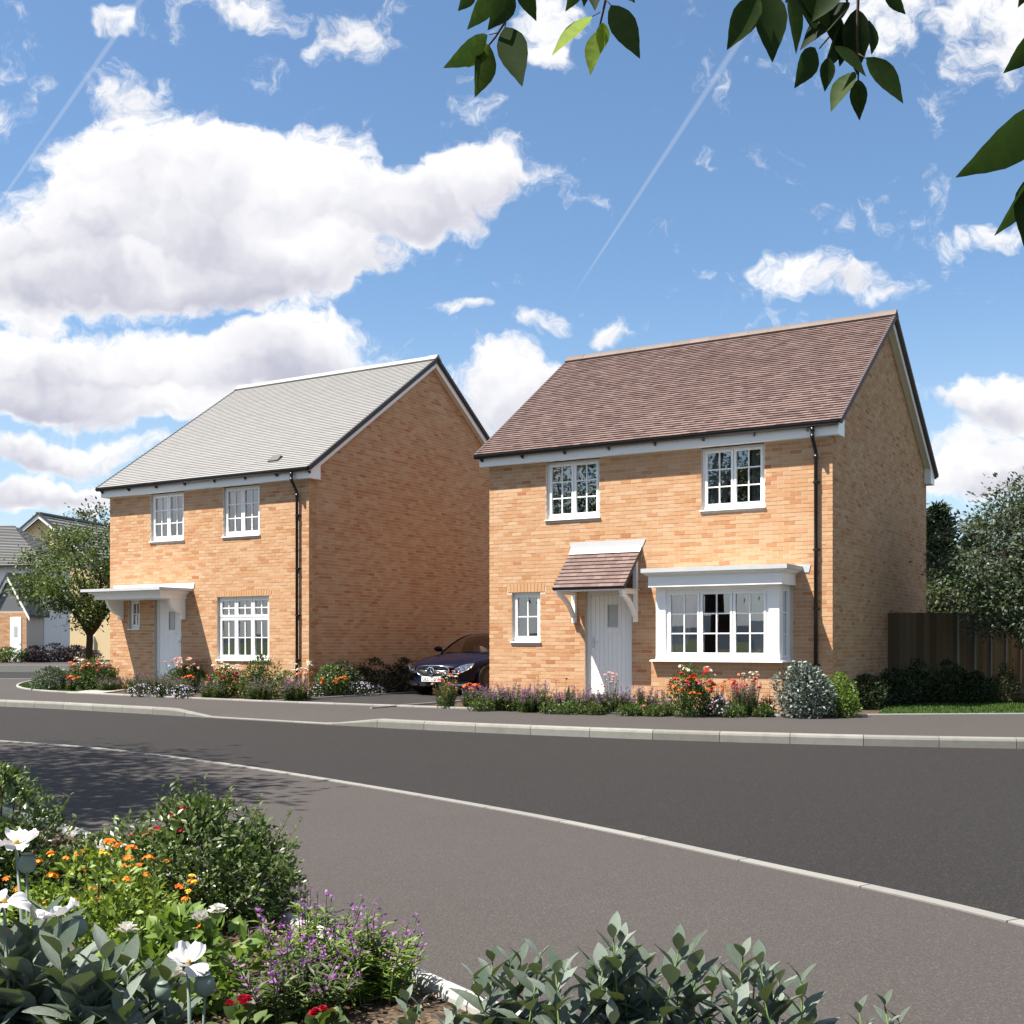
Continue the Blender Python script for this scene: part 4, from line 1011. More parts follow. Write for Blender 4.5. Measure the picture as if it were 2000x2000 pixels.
# grille: chrome rim, dark mesh with bright studs, two bars, round star badge
def fy(x, z): return nose(x) - .02 + .10 * max(0, (z - .55)) ** 1.0 * .9
GO = []
for k in range(33):
    t = 2 * math.pi * k / 32; c_, s_ = math.cos(t), math.sin(t); e = .55
    x = .44 * math.copysign(abs(c_) ** e, c_) * (1.0 if s_ > 0 else 1 - .22 * abs(s_)); z = .545 + (.125 if s_ > 0 else .125) * math.copysign(abs(s_) ** .8, s_)
    GO.append((x, fy(x, z) - .03, z))
g = Geo(); g.tube(GO, .013, 8, cap=False); gr_ = g.build('grille', MT['chrome'], car, smooth=True)
g = Geo(); g.face([(x, y + .012, z) for x, y, z in GO[:-1]][::-1]); g.build('grille_back', MT['car_black'], gr_)
g = Geo()
for i in range(-14, 15):
    for j in range(-4, 5):
        x = i * .029 + (j % 2) * .0145; z = .545 + j * .026
        if abs(j) < 1 or (x / .42) ** 4 + ((z - .545) / .115) ** 4 > .9 or x * x + (z - .545) ** 2 < .0075: continue
        y = fy(x, z) - .028; g.poly([(x - .008, y, z), (x, y, z - .007), (x + .008, y, z), (x, y, z + .007), (x, y - .008, z)], [(0, 1, 4), (1, 2, 4), (2, 3, 4), (3, 0, 4)])
tag(g.build('grille_studs', MT['chrome'], gr_), kind='stuff')
for s in (-1, 1):
    g = Geo(); g.tube([(s * x, fy(x, .55) - .038, .55) for x in (.075, .16, .25, .34, .42)], [.024, .022, .020, .018, .016], 8); g.build('grille_bar', MT['chrome'], gr_, smooth=True)
EM = Matrix.Translation((0, fy(0, .55) - .055, .55)) @ Matrix.Rotation(R(90), 4, 'X')
g = Geo(); g.lathe([(.078, -.012), (.092, -.010), (.098, 0), (.092, .010), (.078, .012), (.076, 0), (.078, -.012)], 28, EM)
for k in range(3):
    a = R(90 + 120 * k); g.poly([tuple(EM @ Vector(p)) for p in ((.082 * math.cos(a), .082 * math.sin(a), .004), (.016 * math.cos(a + R(60)), .016 * math.sin(a + R(60)), .004), (0, 0, .016), (.016 * math.cos(a - R(60)), .016 * math.sin(a - R(60)), .004))], [(0, 1, 2), (0, 2, 3)])
g.build('badge', MT['chrome'], gr_)
g = Geo(); g.lathe([(0, -.004), (.08, -.004)], 24, EM); g.build('badge_back', MT['car_black'], gr_)
# headlights
for s in (-1, 1):
    out = [(.50, .50), (.56, .60), (.66, .665), (.78, .705), (.875, .725), (.86, .66), (.80, .585), (.70, .525), (.60, .495)]
    def hy(x, z): return nose(x) + .02 + .55 * max(0, z - .50) * (.35 + .9 * max(0, x - .5))
    c0 = (.68, .60); g = Geo()
    rings = [[(s * (c0[0] + (x - c0[0]) * k), hy(c0[0] + (x - c0[0]) * k, c0[1] + (z - c0[1]) * k) - .055 - .03 * (1 - k * k), c0[1] + (z - c0[1]) * k) for x, z in out + out[:1]] for k in (1, .7, .4, .02)]
    g.grid(rings if s > 0 else [r[::-1] for r in rings]); hl = g.build('headlight', MT['lamp_glass'], car, smooth=True)
    g = Geo(); g.face([(x, y + .035, z) for x, y, z in (rings[0][:-1] if s > 0 else rings[0][:-1])]); g.build('lamp_housing', MT['steel'], hl)
    g = Geo(); g.tube([Vector(p) + Vector((0, -.002, 0)) for p in rings[0]], .007, 6, cap=False); g.build('lamp_rim', MT['chrome'], hl)
    for (x, z, r) in ((.63, .575, .042), (.72, .605, .042), (.80, .655, .036)):
        g = Geo(); g.lathe([(0, .0), (r * .5, .006), (r * .85, .02), (r, .03)], 14, Matrix.Translation((s * x, hy(x, z) - .04, z)) @ Matrix.Rotation(R(90), 4, 'X')); g.build('lamp_bowl', MT['lamp_bowl'], hl, smooth=True)
    g = Geo(); pts = [(.44, .30), (.80, .33), (.82, .25), (.74, .20), (.46, .21)]
    g.face([(s * x, nose(x) - .012 + .03 * (x > .7), z) for x, z in (pts if s < 0 else pts[::-1])]); g.build('air_intake', MT['car_black'], car)
    g = Geo(); g.tube([(s * x, nose(x) - .035, .245 + .03 * (x > .7)) for x in (.42, .55, .70, .80)], .010, 6); g.build('intake_trim', MT['chrome'], car)
g = Geo(); g.face([(x, nose(x) - .016, z) for x, z in ((-.40, .31), (-.36, .21), (.36, .21), (.40, .31))]); g.build('air_intake', MT['car_black'], car)
g = Geo(); g.box(-.26, .26, -.062, -.05, .315, .425); pl_ = g.build('number_plate', MT['plate'], car)
tcu = bpy.data.curves.new('registration', 'FONT'); tcu.body = 'GB23 CWW'; tcu.size = .105; tcu.align_x = 'CENTER'; tcu.extrude = .001
tob = bpy.data.objects.new('registration', tcu); COL.objects.link(tob)
tme = bpy.data.meshes.new_from_object(tob.evaluated_get(bpy.context.evaluated_depsgraph_get())); bpy.data.objects.remove(tob)
tme.materials.clear(); tme.materials.append(MT['ink']); xs = [v.co.x for v in tme.vertices]; kx = .48 / max(.01, max(xs) - min(xs))
inst('registration', tme, pl_, Matrix.Translation((0, -.0635, .333)) @ Matrix.Rotation(R(90), 4, 'X') @ Matrix.Scale(kx, 4, (1, 0, 0)))
# wheels
for (s, y) in ((-1, .86), (1, .86), (-1, 3.78), (1, 3.78)):
    W_ = Matrix.Translation((s * .845, y, .335)) @ Matrix.Rotation(R(90) * s, 4, 'Y')
    g = Geo(); g.lathe([(.335, -.11), (.34, .0), (.335, .085), (.32, .108), (.255, .115), (.25, .09), (.25, -.10), (.335, -.11)], 32, W_); ty = g.build('wheel', MT['tyre'], car, smooth=True)
    g = Geo(); g.lathe([(.25, .105), (.235, .10), (.232, .02), (0.0, .02)], 32, W_)
    for k in range(10):
        a = R(36 * k); d0, d1 = .05, .235; w0, w1 = R(9), R(3.5)
        g.poly([tuple(W_ @ Vector((r * math.cos(a + e), r * math.sin(a + e), z))) for r, e, z in ((d0, -w0 * 2, .085), (d1, -w1, .095), (d1, w1, .095), (d0, w0 * 2, .085))] + [tuple(W_ @ Vector((r * math.cos(a + e), r * math.sin(a + e), .03))) for r, e in ((d0, -w0 * 2), (d1, -w1), (d1, w1), (d0, w0 * 2))], [(0, 1, 2, 3), (0, 4, 5, 1), (2, 6, 7, 3)])
    g.build('rim', MT['steel'], ty)
    g = Geo(); arch = [(.39, .0), (.385, .0)]; 
    P2 = []
    for k in range(21):
        a = R(-8 + 196 * k / 20); P2.append([tuple(Vector((s * (.935 if y < 2 else .945), y - .385 * math.cos(a), .335 + .385 * math.sin(a)))), (s * .90, y - .345 * math.cos(a), .335 + .345 * math.sin(a))])
    g.grid(P2); g.build('wheel_arch', MT['car_black'], car)
    g = Geo(); g.face([(s * .948, y - .37 * math.cos(R(18 * k)), .335 + .37 * math.sin(R(18 * k))) for k in range(11)] + [(s * .948, y + .37, .16), (s * .948, y - .37, .16)]); g.build('wheel_well', MT['car_black'], car)
# ------------------------------------------------------------------ trees
LEAF3 = leaf_tpl(3, .46, .16, .12); LEAF2 = leaf_tpl(2, .46, .14, .12)
def curve_pts(a, b, sag, n=6, wob=.04):
    a, b = Vector(a), Vector(b); L = (b - a).length; out = []
    side = Vector(rnd_dirs(1)[0]) * wob * L
    for i in range(n + 1):
        t = i / n; p = a.lerp(b, t) + Vector((0, 0, sag * L * math.sin(math.pi * t))) + side * math.sin(math.pi * t) + Vector(RNG.normal(size=3)) * .012 * L * (0 < i < n)
        out.append(p)
    return out
def tree(name, label, cat_, base, trunk_h, r0, crown, n_clusters, leaves, leaf, mat, limbs=7, spread=.28, tpl=QUAD, group=None, lean=(0, 0), gap=.25, droop=.2, keep=None):
    """crown = (cx, cy, cz, rx, ry, rz) relative to base; keep(p) filters cluster centres"""
    root = tag(empty(name, base), label, 'tree', group)
    g = Geo(); top = Vector((lean[0], lean[1], trunk_h))
    tp = [Vector((0, 0, -.1)), Vector((0, 0, .0)), Vector((lean[0] * .3, lean[1] * .3, trunk_h * .35)), Vector((lean[0] * .6 + .02, lean[1] * .6, trunk_h * .7)), top]
    g.tube(tp, [r0 * 1.35, r0 * 1.15, r0, r0 * .92, r0 * .8], 12)
    c = np.array(crown[:3]); rr = np.array(crown[3:])
    # limbs
    L = []
    for k in range(limbs):
        a = 2 * math.pi * (k + random.uniform(-.3, .3)) / limbs; e = random.uniform(.1, .95)
        tip = c + rr * np.array([math.cos(a) * math.cos(e), math.sin(a) * math.cos(e), math.sin(e) * .9]) * .78
        pts = curve_pts(top - Vector((0, 0, trunk_h * random.uniform(0, .25))), tip, -.06 + .1 * random.random(), 8, .08)
        g.tube(pts, [r0 * .62 * (1 - t / 8) + r0 * .07 for t in range(9)], 8); L.append(pts)
    LP = np.array([p for l in L for p in l[2:]])
    # leaf clusters through the crown, more of them near the outside
    cl = []
    while len(cl) < n_clusters:
        d = rnd_dirs(1)[0]; r = random.uniform(.25, 1.) ** .55; p = c + rr * d * r
        q = p * 1.15; v = math.sin(q[0] * 2.1 + 1.3) * math.sin(q[1] * 2.3 + .4) * math.sin(q[2] * 2.7 + 2.)
        if v > 1 - gap * 2.2 and random.random() < .8: continue
        if keep is not None and not keep(p): continue
        cl.append(p)
    cl = np.array(cl)
    for p in cl:
        dd = np.linalg.norm(LP - p, axis=1) + .5 * np.maximum(0, LP[:, 2] - p[2]); a = LP[dd.argmin()]
        g.tube(curve_pts(a, p, .05, 4, .1), [r0 * .10, r0 * .085, r0 * .07, r0 * .05, r0 * .03], 5)
    g.build('trunk', MT['bark'], root, smooth=True)
    n = len(cl) * leaves; ctr = np.repeat(cl, leaves, 0)
    off = RNG.normal(size=(n, 3)) * spread * np.array([1, 1, .62]) * RNG.uniform(.6, 1.2, (n, 1)); pos = ctr + off
    y = unit(off + RNG.normal(size=(n, 3)) * spread * .8 + np.array([0, 0, -droop * spread])); nn = np.tile((0, 0, 1.), (n, 1)) + RNG.normal(size=(n, 3)) * .55
    hgt = (pos[:, 2] - c[2]) / rr[2]
    rnd = np.clip(.45 + .16 * RNG.normal(size=n) + .22 * np.repeat(RNG.normal(size=len(cl)), leaves) * .8, 0, 1)
    V = scatter(tpl, pos, y, nn, leaf * RNG.uniform(.65, 1.25, n), rnd)
    inst('crown', np_mesh('crown', *V, MT[mat]), root)
    return root
# small street tree left of the left-hand house
b = at(172, 1292, 34.); tree('street_tree', 'small green street tree with bare trunk left of the left-hand house', 'tree', (b.x, 34., .12), 1.75, .105, (.05, 0, 3.15, 2.15, 1.9, 1.55), 165, 105, .105, 'leaf_tree', limbs=10, spread=.20, gap=.42, lean=(.05, 0))
# larger silvery tree on the right, beyond the grass
tree('garden_tree', 'leafy tree with silvery leaves in front of the fence at the right edge', 'tree', (11.6, 22.6, .12), 1.5, .15, (-.1, 0, 2.75, 3.0, 2.3, 1.9), 430, 130, .105, 'leaf_silver', limbs=11, spread=.25, gap=.3)
# far trees on the skyline
b = at(188, 1250, 95); tree('far_tree', 'pale feathery tree rising behind the left-hand house roof edge', 'tree', (b.x, 95, 0), 5.5, .25, (0, 0, 8.6, 2.0, 2.0, 3.6), 90, 60, .32, 'leaf_olive', limbs=8, spread=.55, gap=.2)
for (px, Y, h, w, lb) in ((1830, 42, 6.2, 1.4, 'dark conifer just right of the right-hand house'), (1900, 46, 5.6, 1.7, 'dark conifer half hidden behind the silvery tree')):
    X = at(px, 1250, Y).x; root = tag(empty('conifer', (X, Y, 0)), lb, 'tree', 'conifers behind the fence'); g = Geo()
    g.tube([(0, 0, 0), (0, 0, h * .5), (0, 0, h)], [.16, .09, .01], 8); P_ = []; D_ = []; N_ = []
    for k in range(300):
        t = random.random() ** .8; z = .6 + t * (h - .7); rad = w * (1 - t) ** .7 * random.uniform(.75, 1.08) + .08; a = random.uniform(0, 6.28)
        tip = Vector((rad * math.cos(a), rad * math.sin(a), z - .1 * rad)); g.tube([(0, 0, z + .1), tuple(tip)], [.015, .004], 4, cap=False)
        for m_ in range(34):
            s_ = random.uniform(.25, 1.05); q = Vector((0, 0, z + .1)).lerp(tip, s_) + Vector(RNG.normal(size=3)) * .09; P_.append(q)
            D_.append((math.cos(a) + random.uniform(-.7, .7), math.sin(a) + random.uniform(-.7, .7), random.uniform(-.1, .7))); N_.append(rnd_dirs(1)[0])
    g.build('trunk', MT['bark'], root); n = len(P_)
    V = scatter((QUAD[0] * np.array([.55, 1, 1]), QUAD[1]), np.array(P_), np.array(D_), np.array(N_), RNG.uniform(.14, .30, n)); inst('crown', np_mesh('crown', *V, MT['leaf_conifer']), root)
for (px, Y, r, zc, lb, mat) in ((1835, 36, 1.7, 1.6, 'olive green bush behind the fence beside the conifer', 'leaf_olive'), (1925, 39, 2.4, 1.9, 'broad green bush behind the fence under the silvery tree', 'leaf_green'), (2010, 41, 2.8, 2.6, 'tall green bush behind the fence at the right edge', 'leaf_olive')):
    X = at(px, 1250, Y).x; tree('garden_bush', lb, 'tree', (X, Y, 0), .5, .1, (0, 0, zc, r, r, zc), 150, 70, .16, mat, limbs=6, spread=.3, group='bushes behind the fence', gap=.1)
# trees on the near verge, out of the picture: they shade the pavement and show in the window glass
tree('verge_tree', 'big tree on the verge left of the picture casting shade on the near pavement', 'tree', (-9.0, 8.4, 0.), 2.8, .2, (.1, 0, 5.8, 3.3, 2.8, 2.7), 250, 90, .16, 'leaf_tree', limbs=9, spread=.38, group='trees on the near verge', gap=.3, keep=lambda p: p[0] - 9.0 < -.47 * (p[1] + 8.4) - 1.3)
tree('verge_tree', 'big tree farther along the verge, seen only as a reflection in the windows', 'tree', (-15.2, 13.4, 0.), 2.4, .2, (0, 0, 6.0, 3.4, 3.4, 3.6), 200, 60, .17, 'leaf_tree', limbs=8, spread=.45, group='trees on the near verge', gap=.2)
tree('verge_tree', 'tall tree behind the near bed, seen only as a reflection in the windows', 'tree', (-10.7, 10.15, 0.), 3.2, .27, (-.3, .3, 7.6, 3.0, 3.2, 3.9), 210, 60, .17, 'leaf_tree', limbs=8, spread=.45, group='trees on the near verge', gap=.2)
# ------------------------------------------------------------------ planting in front of the houses
SHRUB_DENS = 2.2
def ell_points(n, rx, ry, h, inner=.55, lump=.18):
    """points through a dome that reaches the ground, most of them near its surface; also outward directions"""
    t = RNG.random(n) ** .85; a = RNG.uniform(0, 2 * math.pi, n); ph = RNG.uniform(0, 6, 4)
    R_ = np.where(t > .35, np.sqrt(np.maximum(0, 1 - ((t - .35) / .65) ** 2)), .84 + .16 * t / .35)
    l = 1 + lump * np.sin(a * 3 + ph[0] + 2 * t) * np.sin(t * 6 + ph[1]) + lump * .7 * np.sin(a * 7 + ph[2]) * np.sin(t * 9 + ph[3])
    k = np.where(t > .8, np.sqrt(RNG.random(n)), 1.) * RNG.uniform(inner, 1., n) ** .55
    q = R_ * l * k
    p = np.column_stack([np.cos(a) * q * rx, np.sin(a) * q * ry, h * t * (.9 + .14 * l) + .015])
    d = unit(np.column_stack([np.cos(a) * R_, np.sin(a) * R_, .9 * (t - .2)]))
    return p, d
def shrub(name, label, cat_, loc, rx, ry, h, n, leaf, mat, tpl=QUAD, group=None, lump=.18, inner=.55, stems=7, rough_top=.0, lobes=None):
    n = int(n * SHRUB_DENS); root = tag(empty(name, loc), label, cat_, group)
    if lobes is None:
        lobes = [(0, 0, .86)] + [(random.uniform(-.5, .5), random.uniform(-.5, .3), random.uniform(.45, .75)) for _ in range(4)]
    pd = [ell_points(int(n * k * k / sum(q[2] ** 2 for q in lobes)), rx * k, ry * k, h * min(1.06, k * random.uniform(1.05, 1.3)), inner, lump) for (_, _, k) in lobes]
    p = np.concatenate([a + np.array([lx * rx, ly * ry, 0]) for (a, _), (lx, ly, _) in zip(pd, lobes)]); d = np.concatenate([b for _, b in pd]); n = len(p)
    if rough_top: p[:, 2] += rough_top * h * np.maximum(0, np.sin(p[:, 0] * 23 / max(rx, .2) * .4 + 1) * np.sin(p[:, 1] * 19) * d[:, 2])
    y = unit(d + RNG.normal(size=(n, 3)) * .7 + np.array([0, 0, .35])); nn = unit(d + RNG.normal(size=(n, 3)) * .55 + np.array([0, 0, .5]))
    V = scatter(tpl, p, y, nn, leaf * RNG.uniform(.6, 1.25, n), np.clip(.45 + .2 * RNG.normal(size=n), 0, 1))
    inst('foliage', np_mesh('foliage', *V, MT[mat]), root)
    g = Geo()
    for k in range(stems):
        q = p[RNG.integers(n)] * .85; g.tube([(random.uniform(-.04, .04), random.uniform(-.04, .04), -.02), (q[0] * .4, q[1] * .4, q[2] * .55), tuple(q * .96)], [.012, .009, .003], 5)
    g.build('stems', MT['woody'], root); return root
def head_mesh(mat, r, k=11, flat=.6, pet=.5):
    """cluster of five-petalled florets"""
    P_, Y_, N_ = [], [], []
    for i in range(k):
        d = rnd_dirs(1)[0]; d[2] = abs(d[2]) * flat; c = d * r * random.uniform(.35, 1.)
        n0 = unit(d + np.array([0, 0, .8])); a = unit(np.cross(n0, rnd_dirs(1)[0])); b = np.cross(n0, a)
        for j in range(5):
            t = 2 * math.pi * j / 5; P_.append(c); Y_.append(a * math.cos(t) + b * math.sin(t) + n0 * .25); N_.append(n0)
    n = len(P_); V = scatter((QUAD[0] * np.array([1.5, 1, 1]), QUAD[1]), np.array(P_), np.array(Y_), np.array(N_), RNG.uniform(.8, 1.2, n) * r * pet, np.repeat(RNG.random(n // 5), 5))
    return np_mesh('flower_head', *V, MT[mat])
HEADS = {}
def heads(mat):
    if mat not in HEADS: HEADS[mat] = [head_mesh('petal_' + mat, .05, k, .6) for k in (8, 11, 14)]
    return HEADS[mat]
def put_heads(root, spots, mat, size=1., stem=True):
    g = Geo()
    for (x, y, z) in spots:
        s = size * random.uniform(.75, 1.2)
        inst('flower_head', random.choice(heads(mat)), root, Matrix.Translation((x, y, z)) @ Matrix.Rotation(random.uniform(0, 6.28), 4, 'Z') @ Matrix.Rotation(random.uniform(-.35, .35), 4, 'X') @ Matrix.Scale(s, 4))
        if stem: g.tube([(x * .45, y * .45, .02), (x * .8, y * .8, z * .55), (x, y, z)], [.005, .004, .003], 4, cap=False)
    if stem and g.f: g.build('stems', MT['stem'], root)
def salvia(name, label, loc, r, h, n_st, col='purple', leafm='leaf_salvia', group=None, leafk=16, flor=15, lw=1., ry=None, tpl=QUAD, leaf=.055, fl=.022, dens=2.0):
    """upright stems with narrow leaves below and small florets on the upper part"""
    root = tag(empty(name, loc), label, 'flowers', group); g = Geo(); LP_, LY, LN, FP, FY_, FN = [], [], [], [], [], []
    ry = ry or r; n_st = int(n_st * dens)
    for k in range(n_st):
        a = random.uniform(0, 6.28); q = random.random() ** .6; bx, by = r * .6 * q * math.cos(a), ry * .6 * q * math.sin(a); hh = h * random.uniform(.55, 1.12) * (1 - .25 * q)
        tx, ty = bx * 1.7 + random.uniform(-.05, .05) * h, by * 1.7 + random.uniform(-.05, .05) * h
        pts = [Vector((bx, by, 0)), Vector((bx * .7 + tx * .3, by * .7 + ty * .3, hh * .5)), Vector((tx, ty, hh))]; g.tube(pts, [.004, .003, .0015], 4, cap=False)
        def on(t): return pts[0].lerp(pts[1], t * 2) if t < .5 else pts[1].lerp(pts[2], t * 2 - 1)
        for i in range(leafk):
            t = random.uniform(.05, .78); b_ = random.uniform(0, 6.28); LP_.append(on(t)); LY.append((math.cos(b_), math.sin(b_), random.uniform(.0, .9))); LN.append((random.uniform(-.4, .4), random.uniform(-.4, .4), 1))
        for i in range(flor):
            t = 1 - random.random() ** 1.4 * .45; b_ = random.uniform(0, 6.28); FP.append(on(min(t, 1.)) + Vector(RNG.normal(size=3)) * .006); FY_.append((math.cos(b_), math.sin(b_), random.uniform(.1, .8))); FN.append(rnd_dirs(1)[0])
    g.build('stems', MT['stem'], root)
    V = scatter((tpl[0] * np.array([.75 * lw, 1, 1]), tpl[1]), np.array(LP_), np.array(LY), np.array(LN), leaf * RNG.uniform(.6, 1.3, len(LP_)), np.clip(.5 + .2 * RNG.normal(size=len(LP_)), 0, 1)); inst('foliage', np_mesh('foliage', *V, MT[leafm]), root)
    V = scatter((QUAD[0] * np.array([1.2, 1, 1]), QUAD[1]), np.array(FP), np.array(FY_), np.array(FN), fl * RNG.uniform(.6, 1.4, len(FP))); tag(inst('florets', np_mesh('florets', *V, MT['petal_' + col]), root), kind='stuff')
    return root
def aster(name, label, loc, r, h, n, group=None, col='lilac', ry=None):
    root = shrub(name, label, 'flowers', loc, r, ry or r, h, 300, .04, 'leaf_shade', group=group, stems=4); P_, Y_, N_ = [], [], []
    p, d = ell_points(n, r, ry or r, h, .95, .1)
    for c, n0 in zip(p, d):
        n0 = unit(n0 + np.array([0, -.2, .6])); a = unit(np.cross(n0, rnd_dirs(1)[0])); b_ = np.cross(n0, a)
        for j in range(6): t = 2 * math.pi * j / 6; P_.append(c + n0 * .02); Y_.append(a * math.cos(t) + b_ * math.sin(t)); N_.append(n0)
    V = scatter((QUAD[0] * np.array([1.1, 1, 1]), QUAD[1]), np.array(P_), np.array(Y_), np.array(N_), RNG.uniform(.013, .020, len(P_)), np.repeat(RNG.random(len(p)), 6)); tag(inst('blooms', np_mesh('blooms', *V, MT['petal_' + col]), root), kind='stuff'); return root
def gp(x, y): X, Y = gnd(x, y, Z_PAVE); return (X, Y, Z_PAVE - .01)
def ringspots(r, ry, z0, z1, n, front=True):
    out = []
    for _ in range(n):
        a = random.uniform(math.pi, 2 * math.pi) if front and random.random() < .75 else random.uniform(0, 6.28); q = random.uniform(.35, 1.)
        out.append((r * q * math.cos(a), ry * q * math.sin(a), random.uniform(z0, z1)))
    return out
SG = 'purple salvias along the right-hand house'
# -- bed of the right-hand house, left to right
r_ = salvia('flower_clump', 'airy coral pink flowers in front of the parked car', gp(872, 1383), .26, .62, 26, 'coral', leafk=14, flor=6); put_heads(r_, ringspots(.26, .2, .42, .68, 14), 'coral', .8); put_heads(r_, ringspots(.24, .2, .55, .74, 7), 'cream', .7)
r_ = salvia('flower_clump', 'low clump with bright orange-red heads beside the coral pink flowers', gp(917, 1380), .2, .40, 18, 'mauve', leafk=16); put_heads(r_, [(-.08, -.1, .38), (.0, -.12, .42), (.1, -.1, .40), (.16, -.05, .37), (.05, -.16, .34)], 'orange', 1.25)
for (x, y, r, h, n, lb) in ((950, 1385, .30, .46, 40, 'purple salvia clump at the left corner of the right-hand house'), (1000, 1388, .30, .50, 40, 'purple salvia clump below the left part of the small window'), (1050, 1390, .28, .54, 42, 'purple salvia clump below the small ground floor window'), (1132, 1392, .27, .46, 36, 'purple salvia clump just left of the canopied door'),
                         (1180, 1393, .26, .44, 34, 'purple salvia clump in front of the canopied door'), (1214, 1394, .22, .44, 28, 'purple salvia clump at the right edge of the canopied door'), (1256, 1396, .22, .50, 26, 'purple salvia clump left of the bay window base'), (1296, 1397, .22, .40, 24, 'small green salvia at the left corner of the bay window'), (975, 1388, .2, .4, 22, 'short purple salvia between the two left clumps of the right-hand house'), (1030, 1391, .2, .38, 22, 'short leafy salvia at the front of the bed under the small window')):
    salvia('salvia', lb, gp(x, y), r * 1.25, h * 1.08, n, 'purple', group=SG, leafk=24)
r_ = salvia('iris_clump', 'dark sword-leaved plant with magenta buds left of the canopied door', gp(1092, 1391), .18, .40, 14, 'purple', leafk=14); g = Geo()
for (dx, h) in ((-.08, .46), (.0, .36), (.09, .50), (.13, .42), (-.02, .3)):
    for s in (-1, 1): g.poly([(dx, -.08, 0), (dx + .02, -.08 + s * .004, 0), (dx + .06 * dx / .1 + .035, -.08, h * .6), (dx * 1.9, -.08, h), (dx + .02 * dx / .1 - .0, -.08, h * .6)], [(0, 1, 2, 3, 4)], .3)
g.build('sword_leaf', MT['leaf_deep'], r_); put_heads(r_, [(-.06, -.08, .56), (.12, -.08, .58)], 'magenta', .55)
r_ = empty('flower_clump', gp(1196, 1394)); tag(r_, 'red and pink flower heads rising in front of the canopied door', 'flowers'); put_heads(r_, [(-.18, 0, .50), (-.13, .03, .46), (-.02, 0, .52), (.06, .02, .50), (.1, 0, .56)], 'red', .55); put_heads(r_, ringspots(.14, .08, .52, .72, 9), 'pink', .65)
r_ = shrub('flower_clump', 'low lime green leaves with one magenta flower left of the bay', 'flowers', gp(1256, 1398), .13, .1, .16, 90, .06, 'leaf_lime', LEAF2); put_heads(r_, [(.01, -.06, .17)], 'magenta', .8)
r_ = shrub('flowering_bush', 'tall green bush full of red, orange and cream flowers under the bay', 'bush', gp(1348, 1399), .45, .38, .72, 1700, .05, 'leaf_green', rough_top=.2)
put_heads(r_, [(-.30, -.3, .50), (-.22, -.32, .44), (-.1, -.36, .58), (.02, -.36, .62), (-.02, -.38, .40), (.08, -.38, .38), (.2, -.34, .46), (.30, -.28, .55), (-.36, -.25, .40)], 'orange', 1.0); put_heads(r_, ringspots(.42, .36, .42, .78, 20), 'red', 1.0); put_heads(r_, ringspots(.3, .3, .40, .62, 5), 'coral', .8); put_heads(r_, [(-.16, -.1, .82), (-.1, -.15, .78), (-.05, -.2, .76), (.25, -.1, .80), (.30, -.1, .75), (.36, -.12, .68)], 'cream', 1.0); put_heads(r_, [(-.1, -.38, .53), (.1, -.37, .55)], 'magenta', .8)
r_ = salvia('flower_clump', 'small orange flowers right of the tall bush under the bay', gp(1405, 1398), .14, .45, 14, 'purple', leafk=12); put_heads(r_, ringspots(.1, .08, .42, .56, 6), 'orange', .7)
aster('aster', 'mound of lilac daisies under the middle of the bay window', gp(1402, 1400), .22, .30, 120, 'lilac and white daisy mounds')
r_ = salvia('flower_clump', 'tall mixed coral, cream and purple flowers under the right end of the bay', gp(1462, 1399), .28, .66, 30, 'purple', leafk=24); put_heads(r_, ringspots(.26, .2, .50, .74, 9), 'coral', .8); put_heads(r_, ringspots(.2, .18, .58, .72, 8), 'cream', .8); put_heads(r_, ringspots(.25, .2, .38, .56, 9), 'red', .75)
r_ = salvia('flower_clump', 'thin orange-tinted stems left of the white-flowered shrub', gp(1502, 1398), .12, .42, 16, 'coral', leafm='leaf_olive', leafk=12)
r_ = shrub('grey_shrub', 'round grey-leaved shrub with white flowers at the corner of the bay', 'shrub', gp(1563, 1401), .50, .42, .84, 1900, .070, 'leaf_grey', lump=.2, tpl=LEAF2)
p_, d_ = ell_points(26, .52, .44, .86, .97, .1); put_heads(r_, [tuple(q) for q, dd in zip(p_, d_) if dd[1] < .45], 'white', .62, stem=False)
shrub('shrub', 'bright yellow-green shrub at the front corner of the right-hand house', 'shrub', gp(1640, 1400), .31, .3, .62, 1600, .05, 'leaf_fresh', lump=.2)
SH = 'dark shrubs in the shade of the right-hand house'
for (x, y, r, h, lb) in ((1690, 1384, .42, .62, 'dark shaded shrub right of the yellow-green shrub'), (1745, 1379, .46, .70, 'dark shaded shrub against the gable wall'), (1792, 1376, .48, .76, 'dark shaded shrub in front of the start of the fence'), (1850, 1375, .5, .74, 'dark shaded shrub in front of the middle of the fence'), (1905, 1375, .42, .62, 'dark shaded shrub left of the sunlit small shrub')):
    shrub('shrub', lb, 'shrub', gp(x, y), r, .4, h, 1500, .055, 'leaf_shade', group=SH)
shrub('shrub', 'small sunlit olive shrub on the grass at the right edge', 'shrub', gp(1962, 1375), .30, .28, .66, 800, .05, 'leaf_olive', lump=.3, rough_top=.3)
FL = 'low leafy fillers along the right-hand house'
